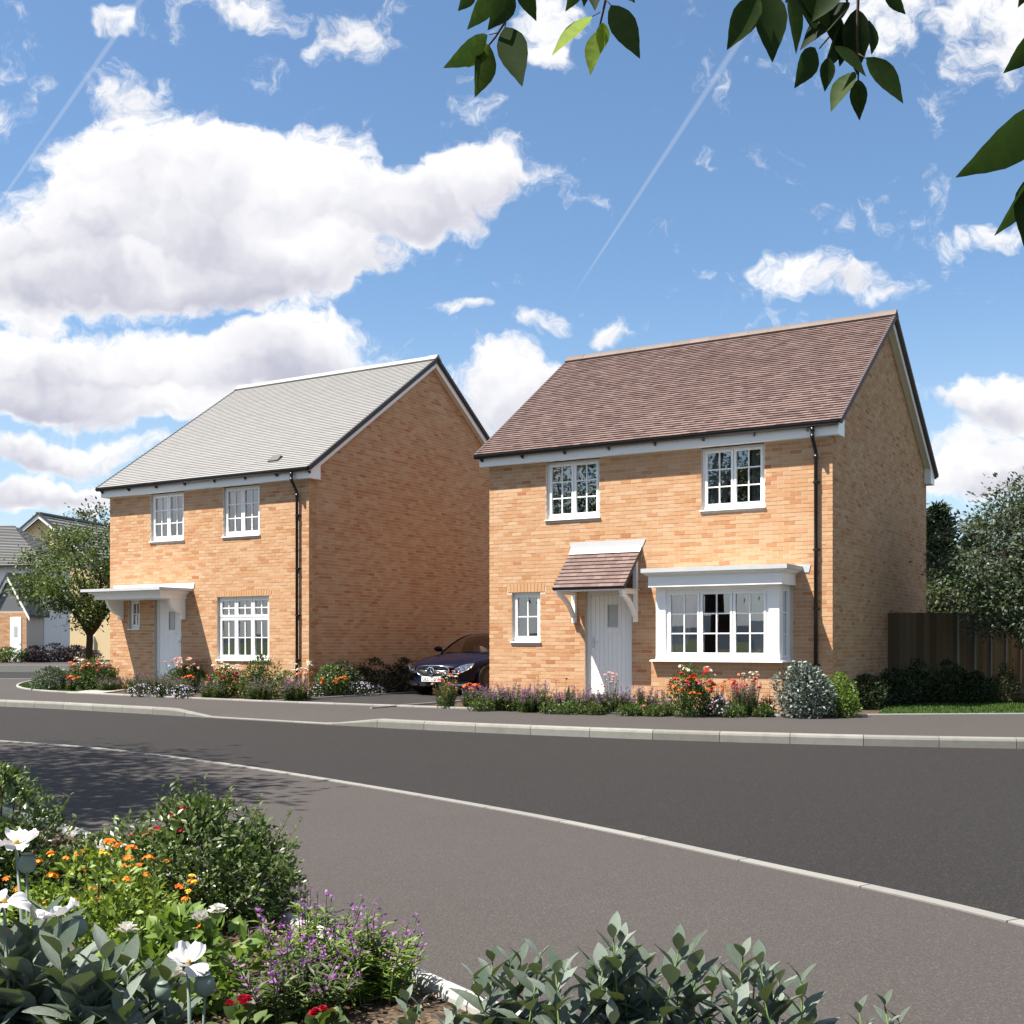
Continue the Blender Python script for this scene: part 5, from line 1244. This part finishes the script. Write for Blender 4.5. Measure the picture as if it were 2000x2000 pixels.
for (x, y, r, h, m, lb) in ((935, 1389, .22, .19, 'leaf_salvia', 'low leafy filler in front of the leftmost purple salvia'), (1075, 1394, .24, .19, 'leaf_salvia', 'low leafy filler in front of the sword-leaved plant'), (1115, 1395, .22, .19, 'leaf_green', 'low green filler left of the canopied door at the edging'), (1160, 1396, .22, .19, 'leaf_salvia', 'low leafy filler in front of the canopied door'), (1232, 1398, .22, .19, 'leaf_green', 'low green filler between door and bay at the edging'),
                         (1280, 1399, .22, .19, 'leaf_salvia', 'low leafy filler at the left corner of the bay base'), (1432, 1401, .24, .19, 'leaf_green', 'low green filler right of the lilac daisies under the bay'), (1490, 1400, .22, .19, 'leaf_green', 'low green filler left of the white-flowered grey shrub')):
    shrub('filler_plant', lb, 'plant', gp(x, y), r, .2, h, 380, .045, m, group=FL)
r_ = salvia('flower_clump', 'red and coral flowers right of the lilac daisies under the bay', gp(1437, 1397), .2, .52, 18, 'coral', leafk=18); put_heads(r_, ringspots(.2, .16, .4, .6, 10), 'red', .8); put_heads(r_, ringspots(.18, .16, .45, .62, 6), 'coral', .8)
# -- bed of the left-hand house
shrub('shrub', 'grey-green shrub at the rounded corner of the left-hand garden', 'shrub', gp(100, 1348), .50, .45, .55, 1300, .065, 'leaf_silver', lump=.2)
r_ = shrub('flowering_bush', 'wide bush of orange, pink and white flowers at the left garden corner', 'bush', gp(180, 1347), .85, .6, .68, 2600, .06, 'leaf_green', rough_top=.2)
put_heads(r_, ringspots(.7, .5, .52, .78, 16), 'coral', 1.1); put_heads(r_, ringspots(.6, .5, .60, .82, 14), 'cream', 1.0); put_heads(r_, ringspots(.6, .5, .45, .72, 12), 'orange', 1.0); put_heads(r_, ringspots(.5, .5, .45, .68, 9), 'pink', .9); put_heads(r_, [(.3, -.5, .5), (.36, -.45, .6), (.2, -.5, .62)], 'magenta', .8); put_heads(r_, [(-.42, -.56, .34), (-.36, -.6, .30), (-.3, -.6, .36), (-.22, -.6, .30), (-.15, -.58, .33)], 'orange', 1.2)
for (x, y, r, h, n, lb) in ((128, 1349, .35, .36, 34, 'low purple salvia in front of the grey-green corner shrub'), (208, 1349, .35, .38, 34, 'low purple salvia in front of the wide corner bush')): salvia('salvia', lb, gp(x, y), r, h, n, 'mauve', group='low salvias at the left garden corner', leafk=20)
SB = 'purple salvias along the left-hand house'
for (x, y, r, h, n, lb) in ((266, 1352, .40, .48, 46, 'dusky purple salvia left of the slab path to the white door'), (305, 1354, .40, .50, 46, 'dusky purple salvia in front of the left house door'), (345, 1356, .40, .46, 40, 'dusky purple salvia right of the left house door'), (508, 1367, .34, .50, 44, 'green and purple salvia in front of the round green bush'), (572, 1368, .34, .50, 44, 'purple salvia right of the round green bush near the downpipe'), (415, 1363, .36, .42, 36, 'low salvia at the front below the big ground floor window')): salvia('salvia', lb, gp(x, y), r, h, n, 'mauve' if x < 560 else 'purple', group=SB, leafk=22)
for (x, y, r, n, lb) in ((277, 1361, .30, 110, 'white lilac daisy mound nearest the slab path'), (316, 1362, .16, 40, 'smallest lilac daisy mound in front of the left house door'), (356, 1364, .32, 130, 'lilac daisy mound below the pink flowers of the left house')): aster('aster', lb, gp(x, y), r, .26, n, 'lilac and white daisy mounds')
r_ = shrub('flowering_bush', 'bush of pink and cream flowers between door and window of the left house', 'bush', gp(365, 1352), .55, .4, .62, 1500, .055, 'leaf_green'); put_heads(r_, ringspots(.52, .38, .55, .84, 30), 'pink', 1.0); put_heads(r_, ringspots(.5, .38, .62, .86, 14), 'cream', .95); put_heads(r_, [(.1, -.4, .38), (.18, -.4, .40), (.25, -.38, .37), (.02, -.4, .36)], 'orange', 1.1)
r_ = shrub('flowering_bush', 'bush of cream, red and magenta flowers under the big ground floor window', 'bush', gp(445, 1361), .55, .4, .60, 1500, .055, 'leaf_green'); put_heads(r_, ringspots(.45, .36, .60, .78, 16), 'cream', 1.0); put_heads(r_, ringspots(.5, .38, .40, .64, 10), 'magenta', .8); put_heads(r_, ringspots(.5, .4, .35, .6, 12), 'red', .8); put_heads(r_, ringspots(.5, .42, .28, .44, 12), 'coral', .9); put_heads(r_, [(.5, -.3, .42), (.52, -.3, .5), (.54, -.3, .34)], 'orange', .9)
shrub('shrub', 'round green bush at the right end of the big ground floor window', 'shrub', gp(510, 1364), .52, .45, .80, 2200, .05, 'leaf_green', rough_top=.2, lump=.25)
shrub('shrub', 'lower green bush left of the downpipe of the left house', 'shrub', gp(560, 1365), .38, .35, .52, 1200, .05, 'leaf_deep', lump=.25)
r_ = salvia('flower_clump', 'cream and orange flowers at the foot of the left house downpipe', gp(592, 1366), .28, .50, 24, 'coral', leafk=18); put_heads(r_, ringspots(.26, .2, .62, .80, 12), 'cream', 1.0); put_heads(r_, ringspots(.2, .2, .45, .62, 7), 'orange', .9); put_heads(r_, ringspots(.25, .2, .5, .7, 6), 'pink', .9)
r_ = shrub('flowering_bush', 'dark green bush with orange flowers at the right corner of the left house', 'bush', gp(645, 1360), .45, .4, .68, 1600, .055, 'leaf_deep', lump=.22); put_heads(r_, [(-.12, -.4, .42), (-.1, -.4, .36), (-.14, -.38, .32), (.2, -.36, .40), (.28, -.34, .42), (.34, -.3, .44), (.38, -.28, .40), (.16, -.36, .33)], 'orange', 1.0)
for (x, y, r, n, lb) in ((620, 1362, .20, 50, 'small lilac daisy mound at the edge of the driveway'), (705, 1359, .48, 170, 'long lilac daisy mound beside the driveway edging')): aster('aster', lb, gp(x, y), r, .28, n, 'lilac and white daisy mounds', ry=.25)
# dark hedge plants along the shaded gable of the left house
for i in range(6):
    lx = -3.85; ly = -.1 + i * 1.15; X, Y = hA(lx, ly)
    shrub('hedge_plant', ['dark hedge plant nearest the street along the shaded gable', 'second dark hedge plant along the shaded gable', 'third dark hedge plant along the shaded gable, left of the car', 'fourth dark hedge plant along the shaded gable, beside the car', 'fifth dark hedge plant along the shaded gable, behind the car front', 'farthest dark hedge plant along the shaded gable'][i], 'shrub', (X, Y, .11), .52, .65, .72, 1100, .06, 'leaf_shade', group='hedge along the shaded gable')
# plum and green ground planting by the far houses
for (x, Y, r, h, lb, mat) in ((15, 57.2, 1.1, .7, 'dark planting left of the porch door across the street', 'leaf_deep'), (68, 57.6, .8, .7, 'plum coloured planting at the foot of the white house', 'leaf_plum'), (105, 58.5, 1.3, .8, 'plum coloured planting at the foot of the cream house', 'leaf_plum'), (150, 59, 1.3, .8, 'plum coloured planting behind the street tree', 'leaf_plum')): shrub('ground_planting', lb, 'shrub', (at(x, 0, Y).x, Y, .27), r, .6, h, 900, .12, mat, group='planting across the side street')
# ------------------------------------------------------------------ near flower bed
Z_BED = .035
def fb(x, y): X, Y = gnd(x, y, Z_BED); return (X, Y, Z_BED - .005)
def frame_of(y, n):
    y = Vector(y).normalized(); n = Vector(n); x = y.cross(n)
    x = x.normalized() if x.length > 1e-6 else Vector((1, 0, 0)); z = x.cross(y); m = Matrix((x, y, z)).transposed().to_4x4(); return m
def leaf_meshes(name, mat, n, seg, w, droop, fold, peak, rn, wave=.0):
    out = []
    for k in range(n):
        v, f = leaf_tpl(seg, w * random.uniform(.85, 1.15), droop * random.uniform(.3, 1.6), fold, peak)
        if wave: v = v + np.stack([np.zeros(len(v)), np.zeros(len(v)), wave * np.sin(v[:, 1] * 9 + k) * np.sign(v[:, 0])], 1)
        out.append(np_mesh(name, v, f, np.full(len(f), rn[0] + (rn[1] - rn[0]) * random.random()), MT[mat], True))
    return out
SAGE = leaf_meshes('leaf', 'sage_leaf', 9, 6, .46, .22, .16, .48, (0, 1), .012)
def sage(label, stems, low, leaf, base_spread=.10, group='grey-leaved sage plants in the near bed', node=.040, depth=.72):
    """stems = tops as world points; low = extra random short stems near them"""
    c = Vector((sum(s.x for s in stems) / len(stems), sum(s.y for s in stems) / len(stems), Z_BED)); root = tag(empty('sage_plant', c), label, 'plant', group)
    tops = [s - c for s in stems]
    for _ in range(low):
        s = random.choice(stems) - c; tops.append(s + Vector((random.uniform(-.09, .09), random.uniform(-.14, .12), -random.uniform(.05, .22))))
    g = Geo()
    for s in tops:
        b = Vector((s.x * .75 + random.uniform(-1, 1) * base_spread, s.y * .75 + random.uniform(-1, 1) * base_spread, 0)); m = b.lerp(s, .55) + Vector((random.uniform(-.03, .03), random.uniform(-.03, .03), 0))
        P_ = [b, m, s]; g.tube(P_, [.0045, .0038, .002], 6); L = (s - m).length + (m - b).length
        n = max(4, int(L * depth / node)); a = random.uniform(0, 6.28)
        for i in range(n):
            t = 1 - i * node / L; p = b.lerp(m, min(1, t / .55)) if t < .55 else m.lerp(s, (t - .55) / .45); a += math.pi / 2 + random.uniform(-.3, .3)
            for e in (0, math.pi):
                up = 1.7 - .22 * i + random.uniform(-.25, .25); up = max(up, .15); d = Vector((math.cos(a + e), math.sin(a + e), up)); nn = Vector((-math.cos(a + e) * up, -math.sin(a + e) * up, 1.)) + Vector(RNG.normal(size=3)) * .35
                sc_ = leaf * (.62 + .13 * min(i, 4)) * random.uniform(.8, 1.15)
                inst('leaf', random.choice(SAGE), root, Matrix.Translation(p) @ frame_of(d, nn) @ Matrix.Scale(sc_, 4))
    g.build('stems', MT['stem'], root, smooth=True); return root
def tops(lst, Y0, dy=.18): return [at(x, y + 6, Y0 + random.uniform(-dy, dy)) for x, y in lst]
sage('grey-leaved sage at the bottom centre, left half of the big clump', tops([(925, 1910), (962, 1873), (996, 1877), (1017, 1875), (1054, 1867), (1086, 1897), (1102, 1893), (1155, 1879), (1177, 1891), (1198, 1828)], 2.75, .15), 24, .100)
sage('grey-leaved sage at the bottom centre, right half of the big clump', tops([(1214, 1838), (1230, 1866), (1263, 1885), (1326, 1852), (1348, 1858), (1397, 1902), (1451, 1863), (1484, 1880), (1505, 1918), (1522, 1912), (1565, 1912), (1588, 1965)], 2.75, .15), 24, .100)
sage('two small sage tips at the bottom edge right of the big clump', tops([(1679, 1972), (1728, 1959), (1757, 1992)], 2.6, .05), 2, .07)
sage('single small sage sprig beside the white bed edging', tops([(795, 1950), (818, 1962)], 3.2, .05), 1, .085)
sage('large grey-leaved plant filling the bottom left corner', tops([(20, 1850), (60, 1835), (88, 1790), (118, 1860), (20, 1905), (70, 1925), (-30, 1860), (-40, 1930)], 2.75, .2), 12, .14, base_spread=.12)
sage('large grey-leaved plant at the bottom edge under the white peonies', tops([(150, 1880), (205, 1868), (250, 1892), (180, 1930), (290, 1900), (325, 1912), (360, 1955), (240, 1960)], 2.75, .2), 12, .13, base_spread=.12)

def sprigs(root, n, rx, ry, h, ln, leaf, mat):
    g = Geo(); P_, Y_, N_ = [], [], []; p, d = ell_points(n, rx, ry, h, .9, .2)
    for c, dd in zip(p, d):
        tip = c + unit(dd + np.array([0, 0, .9])) * ln * random.uniform(.6, 1.2); g.tube([tuple(c * .7), tuple(c), tuple(tip)], [.003, .0022, .001], 4, cap=False)
        for i in range(9):
            t = i / 8; q = c + (tip - c) * t; b = random.uniform(0, 6.28); P_.append(q); Y_.append((math.cos(b), math.sin(b), .9)); N_.append((random.uniform(-.4, .4), random.uniform(-.4, .4), 1))
    tag(g.build('twigs', MT['woody'], root), kind='stuff')
    V = scatter(LEAF2, np.array(P_), np.array(Y_), np.array(N_), leaf * RNG.uniform(.6, 1.1, len(P_)), np.clip(.62 + .2 * RNG.normal(size=len(P_)), 0, 1)); inst('sprig_leaves', np_mesh('sprig_leaves', *V, MT[mat]), root)
r_ = shrub('rose_bush', 'dense dark green bush with a few red roses in the near bed', 'bush', fb(398, 1796), .42, .36, .50, 4400, .038, 'leaf_deep', LEAF2, lump=.28, stems=14, lobes=[(.1, 0, .8), (-.35, 0, .7), (.55, .1, .55), (-.05, -.1, .95), (.45, -.3, .5), (-.6, -.2, .5)]); sprigs(r_, 90, .40, .36, .50, .14, .036, 'leaf_green')
for (px, py) in ((262, 1632), (286, 1634), (302, 1622), (355, 1582), (336, 1594), (355, 1624), (272, 1664), (282, 1672)):
    q = at(px, py, 5.35) - Vector(r_.location); put_heads(r_, [tuple(q)], 'crimson', .5, stem=False)
r_ = shrub('bush', 'dark green bush at the left edge behind the poppies', 'bush', fb(0, 1775), .36, .34, .60, 3600, .040, 'leaf_deep', LEAF2, lump=.25, stems=14); sprigs(r_, 60, .36, .34, .60, .12, .034, 'leaf_green')
shrub('bush', 'low small-leaved green plant between the two dark bushes', 'bush', fb(190, 1735), .26, .24, .24, 1500, .03, 'leaf_green', LEAF2, lump=.3)
shrub('bush', 'low green plant on the mulch in front of the left bush', 'bush', fb(90, 1790), .3, .2, .28, 1500, .032, 'leaf_green', LEAF2, lump=.3)
r_ = shrub('lantana', 'lime-leaved plant dotted with small orange flowers', 'flowers', fb(185, 1890), .34, .28, .40, 900, .042, 'leaf_lime', LEAF2, lump=.3, stems=16)
p_, d_ = ell_points(70, .39, .33, .45, .99, .2); p_ = p_ + d_ * .025; put_heads(r_, [tuple(q) for q in p_[:52]], 'tangerine', .40, stem=False); put_heads(r_, [tuple(q) for q in p_[52:]], 'yellow', .34, stem=False)
r_ = shrub('lantana', 'smaller lime-leaved plant with orange flowers beside the dark rose bush', 'flowers', fb(255, 1850), .2, .2, .30, 700, .042, 'leaf_lime', LEAF2, lump=.3); p_, d_ = ell_points(14, .2, .2, .31, .97, .2); put_heads(r_, [tuple(q) for q in p_ + d_ * .025], 'tangerine', .40, stem=False)
r_ = shrub('peony', 'light green leafy plant with white double flowers', 'flowers', fb(355, 1965), .36, .24, .27, 420, .072, 'leaf_fresh', LEAF3, lump=.3, stems=12)
def double_flower(root, loc, r, mat='petal_cream'):
    P_, Y_, N_ = [], [], []
    for ring, (k, up, s) in enumerate(((9, .15, 1.), (8, .55, .9), (7, 1.1, .75), (5, 2.2, .55))):
        for j in range(k):
            a = 6.283 * j / k + ring * .35; P_.append((0, 0, .1 * r * ring)); Y_.append((math.cos(a), math.sin(a), up)); N_.append((-math.cos(a) * up, -math.sin(a) * up, 1)); 
    sc_ = r * np.array([1.] * 9 + [.9] * 8 + [.75] * 7 + [.55] * 5)
    v, f = leaf_tpl(4, .85, -.12, .18, .66); V = scatter((v, f), np.array(P_, float), np.array(Y_), np.array(N_), sc_ * RNG.uniform(.85, 1.1, len(sc_))); o = inst('bloom', np_mesh('bloom', *V, MT[mat], True), root, Matrix.Translation(loc) @ Matrix.Rotation(random.uniform(-.4, .4), 4, 'X') @ Matrix.Rotation(-.25, 4, 'X')); return o
for (px, py, Y, r) in ((247, 1822, 4.05, .046), (392, 1797, 4.1, .040), (425, 1783, 4.15, .040), (337, 1908, 3.8, .045)): double_flower(r_, at(px, py, Y) - Vector(r_.location), r, 'petal_white')
NS = 'violet flower clumps in the near bed'
for (x, y, r, h, n, lb) in ((610, 1930, .27, .38, 40, 'tall violet-flowered clump right of the dark rose bush'), (725, 1945, .21, .33, 32, 'violet-flowered clump overhanging the white bed edging'), (560, 1990, .26, .30, 30, 'violet-flowered clump at the bottom edge between red flowers')): salvia('salvia', lb, fb(x, y), r, h, n, 'violet', leafm='leaf_fresh' if x != 560 else 'leaf_salvia', group=NS, leafk=30, flor=13, tpl=LEAF2, leaf=.062, fl=.0165, dens=1.25, lw=.6)
def geranium(label, px, py, Y):
    q = at(px, py, Y); root = tag(empty('geranium', (q.x, q.y, Z_BED)), label, 'flowers', 'red flowers at the bottom edge'); z = q.z - Z_BED; g = Geo()
    g.tube([(0, 0, 0), (.01, 0, z * .5), (0, 0, z)], [.005, .004, .003], 6); g.build('stems', MT['stem'], root)
    for k in range(7):
        d = rnd_dirs(1)[0]; double_flower(root, Vector((d[0] * .030, d[1] * .026, z + abs(d[2]) * .016)), .019, 'petal_crimson')
    shrub_p, d_ = ell_points(40, .12, .1, z * .8, .6, .1); V = scatter(leaf_tpl(4, .9, .2, .1, .5), shrub_p, d_ + np.array([0, 0, .2]), np.tile((0, 0, 1.), (40, 1)) + RNG.normal(size=(40, 3)) * .4, RNG.uniform(.04, .06, 40)); inst('foliage', np_mesh('foliage', *V, MT['leaf_green'], True), root)
geranium('bright red flower head at the bottom edge left of the violet clump', 466, 1962, 3.4); geranium('bright red flower head at the bottom edge below the violet clump', 632, 1985, 3.4)

# white poppies
def petal_mesh(seed, cup):
    rs = random.Random(seed); g = Geo(); P_ = []; a1, a2, a3 = rs.uniform(0, 6), rs.uniform(0, 6), rs.uniform(-.25, .25)
    for j in range(9):
        v = j / 8; w = .68 * math.sin(math.pi * min(1, v ** .8) * .60) * 1.05; row = []
        for i in range(15):
            u = i / 7 - 1; rip = .085 * v * math.sin(u * 6 + a1) + .06 * v * math.sin(u * 15 + a2) + .03 * math.sin(v * 7 + a1) * v
            e = 1 - .20 * u * u * v + .05 * math.sin(u * 11 + a2) * v
            row.append((u * w + a3 * v * v * .5, v * e, cup * v * v - .45 * max(0, v - .55) ** 2 * (1 + a3) + rip + .16 * u * u * v))
        P_.append(row)
    g.grid(P_, rs.random()); return g.mesh('petal', MT['petal_poppy'], True)
PET = [petal_mesh(k, (.45, -.15, .25, .05, -.3, .35, .1)[k]) for k in range(7)]
POD = Geo(); POD.lathe([(0, 0), (.25, .03), (.46, .25), (.5, .55), (.40, .85), (.22, 1.0), (.34, 1.04), (.30, 1.1), (0, 1.14)], 14); POD = POD.mesh('seed_pod', MT['pod'], True)
BROAD = leaf_meshes('leaf', 'sage_leaf', 4, 6, .50, .5, .14, .45, (.1, .6), .03)
def poppy(label, px, py, Y, r, tilt, pods=()):
    q = at(px, py, Y); c = Vector((q.x + random.uniform(-.04, .04), q.y, Z_BED)); root = tag(empty('white_poppy', c), label, 'flowers', 'white poppies in the near bed'); t = q - c; g = Geo()
    g.tube([(0, 0, 0), (t.x * .2, 0, t.z * .5), tuple(t)], [.006, .005, .004], 8); g.build('stem', MT['pod'], root, smooth=True)
    M = Matrix.Translation(t) @ Matrix.Rotation(tilt[0], 4, 'X') @ Matrix.Rotation(tilt[1], 4, 'Y')
    b = Geo(); b.lathe([(0, .0), (.005, .003), (.007, .010), (.004, .015), (0, .016)], 10); br = b.build('flower_heart', MT['poppy_heart'], root, smooth=True, mat4=M)
    for k in range(5):
        a = 2 * math.pi * k / 5 + random.uniform(-.25, .25)
        inst('petal', random.choice(PET), br, Matrix.Rotation(a, 4, 'Z') @ Matrix.Rotation(random.uniform(-.25, .6), 4, 'X') @ Matrix.Translation((0, .006, .002 + .002 * (k % 2))) @ Matrix.Scale(r * random.uniform(.85, 1.1), 4))
    for (qx, qy, s) in pods:
        w = at(qx, qy, Y) - c; g = Geo(); g.tube([(t.x * .3, .01, t.z * .35), (w.x * .8, .0, w.z * .75), tuple(w)], [.004, .0035, .003], 6); st = g.build('stem', MT['pod'], root, smooth=True); inst('seed_pod', POD, root, Matrix.Translation(w) @ Matrix.Rotation(random.uniform(-.3, .3), 4, 'X') @ Matrix.Scale(s, 4))
    for k in range(7):
        a = random.uniform(0, 6.28); z = random.uniform(.1, .7) * t.z; inst('leaf', random.choice(BROAD), root, Matrix.Translation((t.x * z / t.z * .4, 0, z)) @ frame_of((math.cos(a), math.sin(a), .5), (-.5 * math.cos(a), -.5 * math.sin(a), 1)) @ Matrix.Scale(random.uniform(.09, .14), 4))
    return root
poppy('white poppy in front of the dark bush at the left edge, highest of the four', 32, 1652, 2.75, .043, (.05, .05), [(52, 1705, .042)])
poppy('white poppy cut by the left edge, below the highest one', 8, 1765, 2.65, .046, (.40, .2))
poppy('white poppy with grey-blue shaded petals above the orange flowers', 118, 1792, 2.7, .046, (.10, -.12), [(150, 1832, .045)])
poppy('white poppy nearest the bottom centre, with seed pod', 367, 1886, 2.7, .046, (.12, .15), [(400, 1945, .05), (318, 1955, .04)])
# ------------------------------------------------------------------ tree overhanging the camera
OT = (2.9, 1.5, 0.)
ot = tree('overhanging_tree', 'leafy tree whose twigs hang into the top right of the view', 'tree', OT, 2.0, .10, (-.2, .3, 3.1, 1.9, 1.7, 1.1), 60, 26, .10, 'leaf_tree', limbs=7, spread=.2, tpl=LEAF3,
          keep=lambda p: (p[0] + OT[0]) > .50 * (p[1] + OT[1]) + .62 or (p[2] - EYE) > .64 * max(.2, p[1] + OT[1]) + .62)
SPRAY = {}
def spray_mesh(rn):
    k = round(rn, 1)
    if k not in SPRAY:
        SPRAY[k] = []
        for j in range(3):
            v, f = leaf_tpl(12, .45, -.03 + .04 * j, .14, .40, 1.12)
            e = np.where(np.abs(v[:, 0]) > .01, np.sign(v[:, 0]) * .006 * ((np.arange(len(v)) // 3) % 2), 0); v[:, 0] += e
            v[:, 0] += .03 * (j - 1) * np.sin(v[:, 1] * 3.1)
            SPRAY[k].append(np_mesh('leaf', v, f, np.clip(k + RNG.uniform(-.05, .05, len(f)), 0, 1), MT['spray_leaf'], True))
    return random.choice(SPRAY[k])
OV = Vector(OT)
def hang(base, tip, w, Y, rn, dz=0.):
    a = at(*base, Y); b = at(*tip, Y + dz); d = b - a; L = d.length; cosw = min(1., (w / F_PX * Y) / (.50 * L)); t = math.acos(cosw)
    n0 = Vector((0, -1, 0)); y = d.normalized(); n0 = (n0 - y * n0.dot(y)).normalized(); nn = n0 * math.cos(t) + y.cross(n0) * math.sin(t) * (1 if random.random() < .5 else -1)
    inst('leaf', spray_mesh(rn), ot, Matrix.Translation(a - OV) @ frame_of(y, nn) @ Matrix.Scale(L, 4))
def twig(pts, Y, r0, r1):
    g = Geo(); P_ = [at(x, y, Y + k * .01) - OV for k, (x, y) in enumerate(pts)]; n = len(P_); g.tube(P_, [r0 + (r1 - r0) * i / (n - 1) for i in range(n)], 6); g.build('twig', MT['twig'], ot, smooth=True); return P_[0] + OV
Ys = 1.95
starts = [twig([(1030, -70), (1012, -25), (1000, 0), (985, 45), (968, 72), (955, 88)], Ys, .0032, .0015), twig([(1215, -80), (1195, -40), (1183, 0), (1174, 40), (1168, 64)], Ys, .0030, .0013), twig([(1700, -90), (1685, -40), (1676, 0), (1674, 70), (1677, 130), (1676, 156)], Ys, .0034, .0014),
          twig([(1560, -80), (1545, -40), (1535, 5)], Ys + .05, .0028, .0015), twig([(1640, -60), (1655, 5), (1630, 60), (1600, 95)], Ys + .06, .0028, .0012)]
for (b, t, w) in (((955, 68), (972, 64), 0), ((990, 36), (986, 53), 0), ((1157, 32), (1172, 24), 0), ((1193, 10), (1180, -5), 0), ((1692, 115), (1677, 105), 0)): twig([b, t], Ys, .0008, .0010)
for (b, t, w, rn) in (((952, 68), (864, 131), 27, .5), ((955, 87), (928, 190), 42, .6), ((955, 87), (912, 132), 26, .8), ((986, 53), (1021, 171), 62, .4), ((1000, -22), (951, 60), 46, .5), ((968, -25), (913, 58), 32, .5), ((1010, -30), (1047, 42), 46, .4), ((925, -28), (893, 22), 26, .5),
                   ((1157, 32), (1077, 108), 40, 1.), ((1168, 60), (1153, 147), 36, .9), ((1178, 44), (1172, 106), 44, 1.), ((1193, 10), (1250, 114), 60, .3), ((1135, -40), (1107, 22), 26, .5), ((1142, -45), (1140, 14), 26, .3), ((1165, -45), (1162, 21), 34, .3), ((1215, -30), (1241, 6), 20, .4),
                   ((1481, -8), (1420, 97), 60, .5), ((1500, -20), (1509, 121), 88, .4), ((1542, -20), (1560, 103), 44, .5), ((1572, -25), (1622, 58), 48, .6), ((1592, 93), (1552, 172), 46, .4), ((1618, 112), (1611, 179), 40, .4), ((1669, 140), (1622, 215), 38, .6), ((1676, 155), (1680, 234), 38, .5),
                   ((1692, 112), (1762, 204), 56, .5), ((1673, 17), (1676, 144), 62, .1), ((1660, 5), (1561, 94), 52, .1), ((1645, 50), (1605, 138), 32, .3), ((1630, 90), (1690, 152), 38, .3), ((1698, 40), (1700, 108), 32, .3), ((1725, -20), (1771, 27), 42, .2), ((1600, -40), (1615, 30), 44, .2), ((1640, -30), (1585, 45), 44, .2), ((1560, -20), (1590, 70), 46, .2), ((1620, 20), (1640, 100), 40, .1), ((1655, 60), (1640, 130), 36, .2)): hang(b, t, w, Ys + random.uniform(-.05, .08), rn, random.uniform(-.02, .02))
starts.append(twig([(2160, 90), (2090, 130), (2040, 190), (2030, 330), (2015, 350)], 1.1, .0026, .0012))
for (b, t, w, rn) in (((2062, 205), (1868, 347), 80, .3), ((2030, 330), (1938, 459), 46, .5), ((2012, 345), (1999, 482), 64, .4), ((2045, 60), (1960, 143), 50, .4), ((2012, -30), (1988, 15), 26, .3)): hang(b, t, w, 1.1 + random.uniform(-.03, .03), rn, .01)
g = Geo()
for s in starts:
    a = Vector((1.9, 1.7, 3.05)) if s.x < 2 else Vector((2.4, 1.5, 2.7)); a = Vector((min(1.9, s.x + .9), s.y + .05, max(s.z + .16, 2.62))); m = a.lerp(s, .6) + Vector((0, 0, .06)); g.tube([p - OV for p in (Vector((2.6, 1.55, 2.5)), a, m, s)], [.018, .009, .005, .0032], 6)
g.build('limb', MT['twig'], ot, smooth=True)
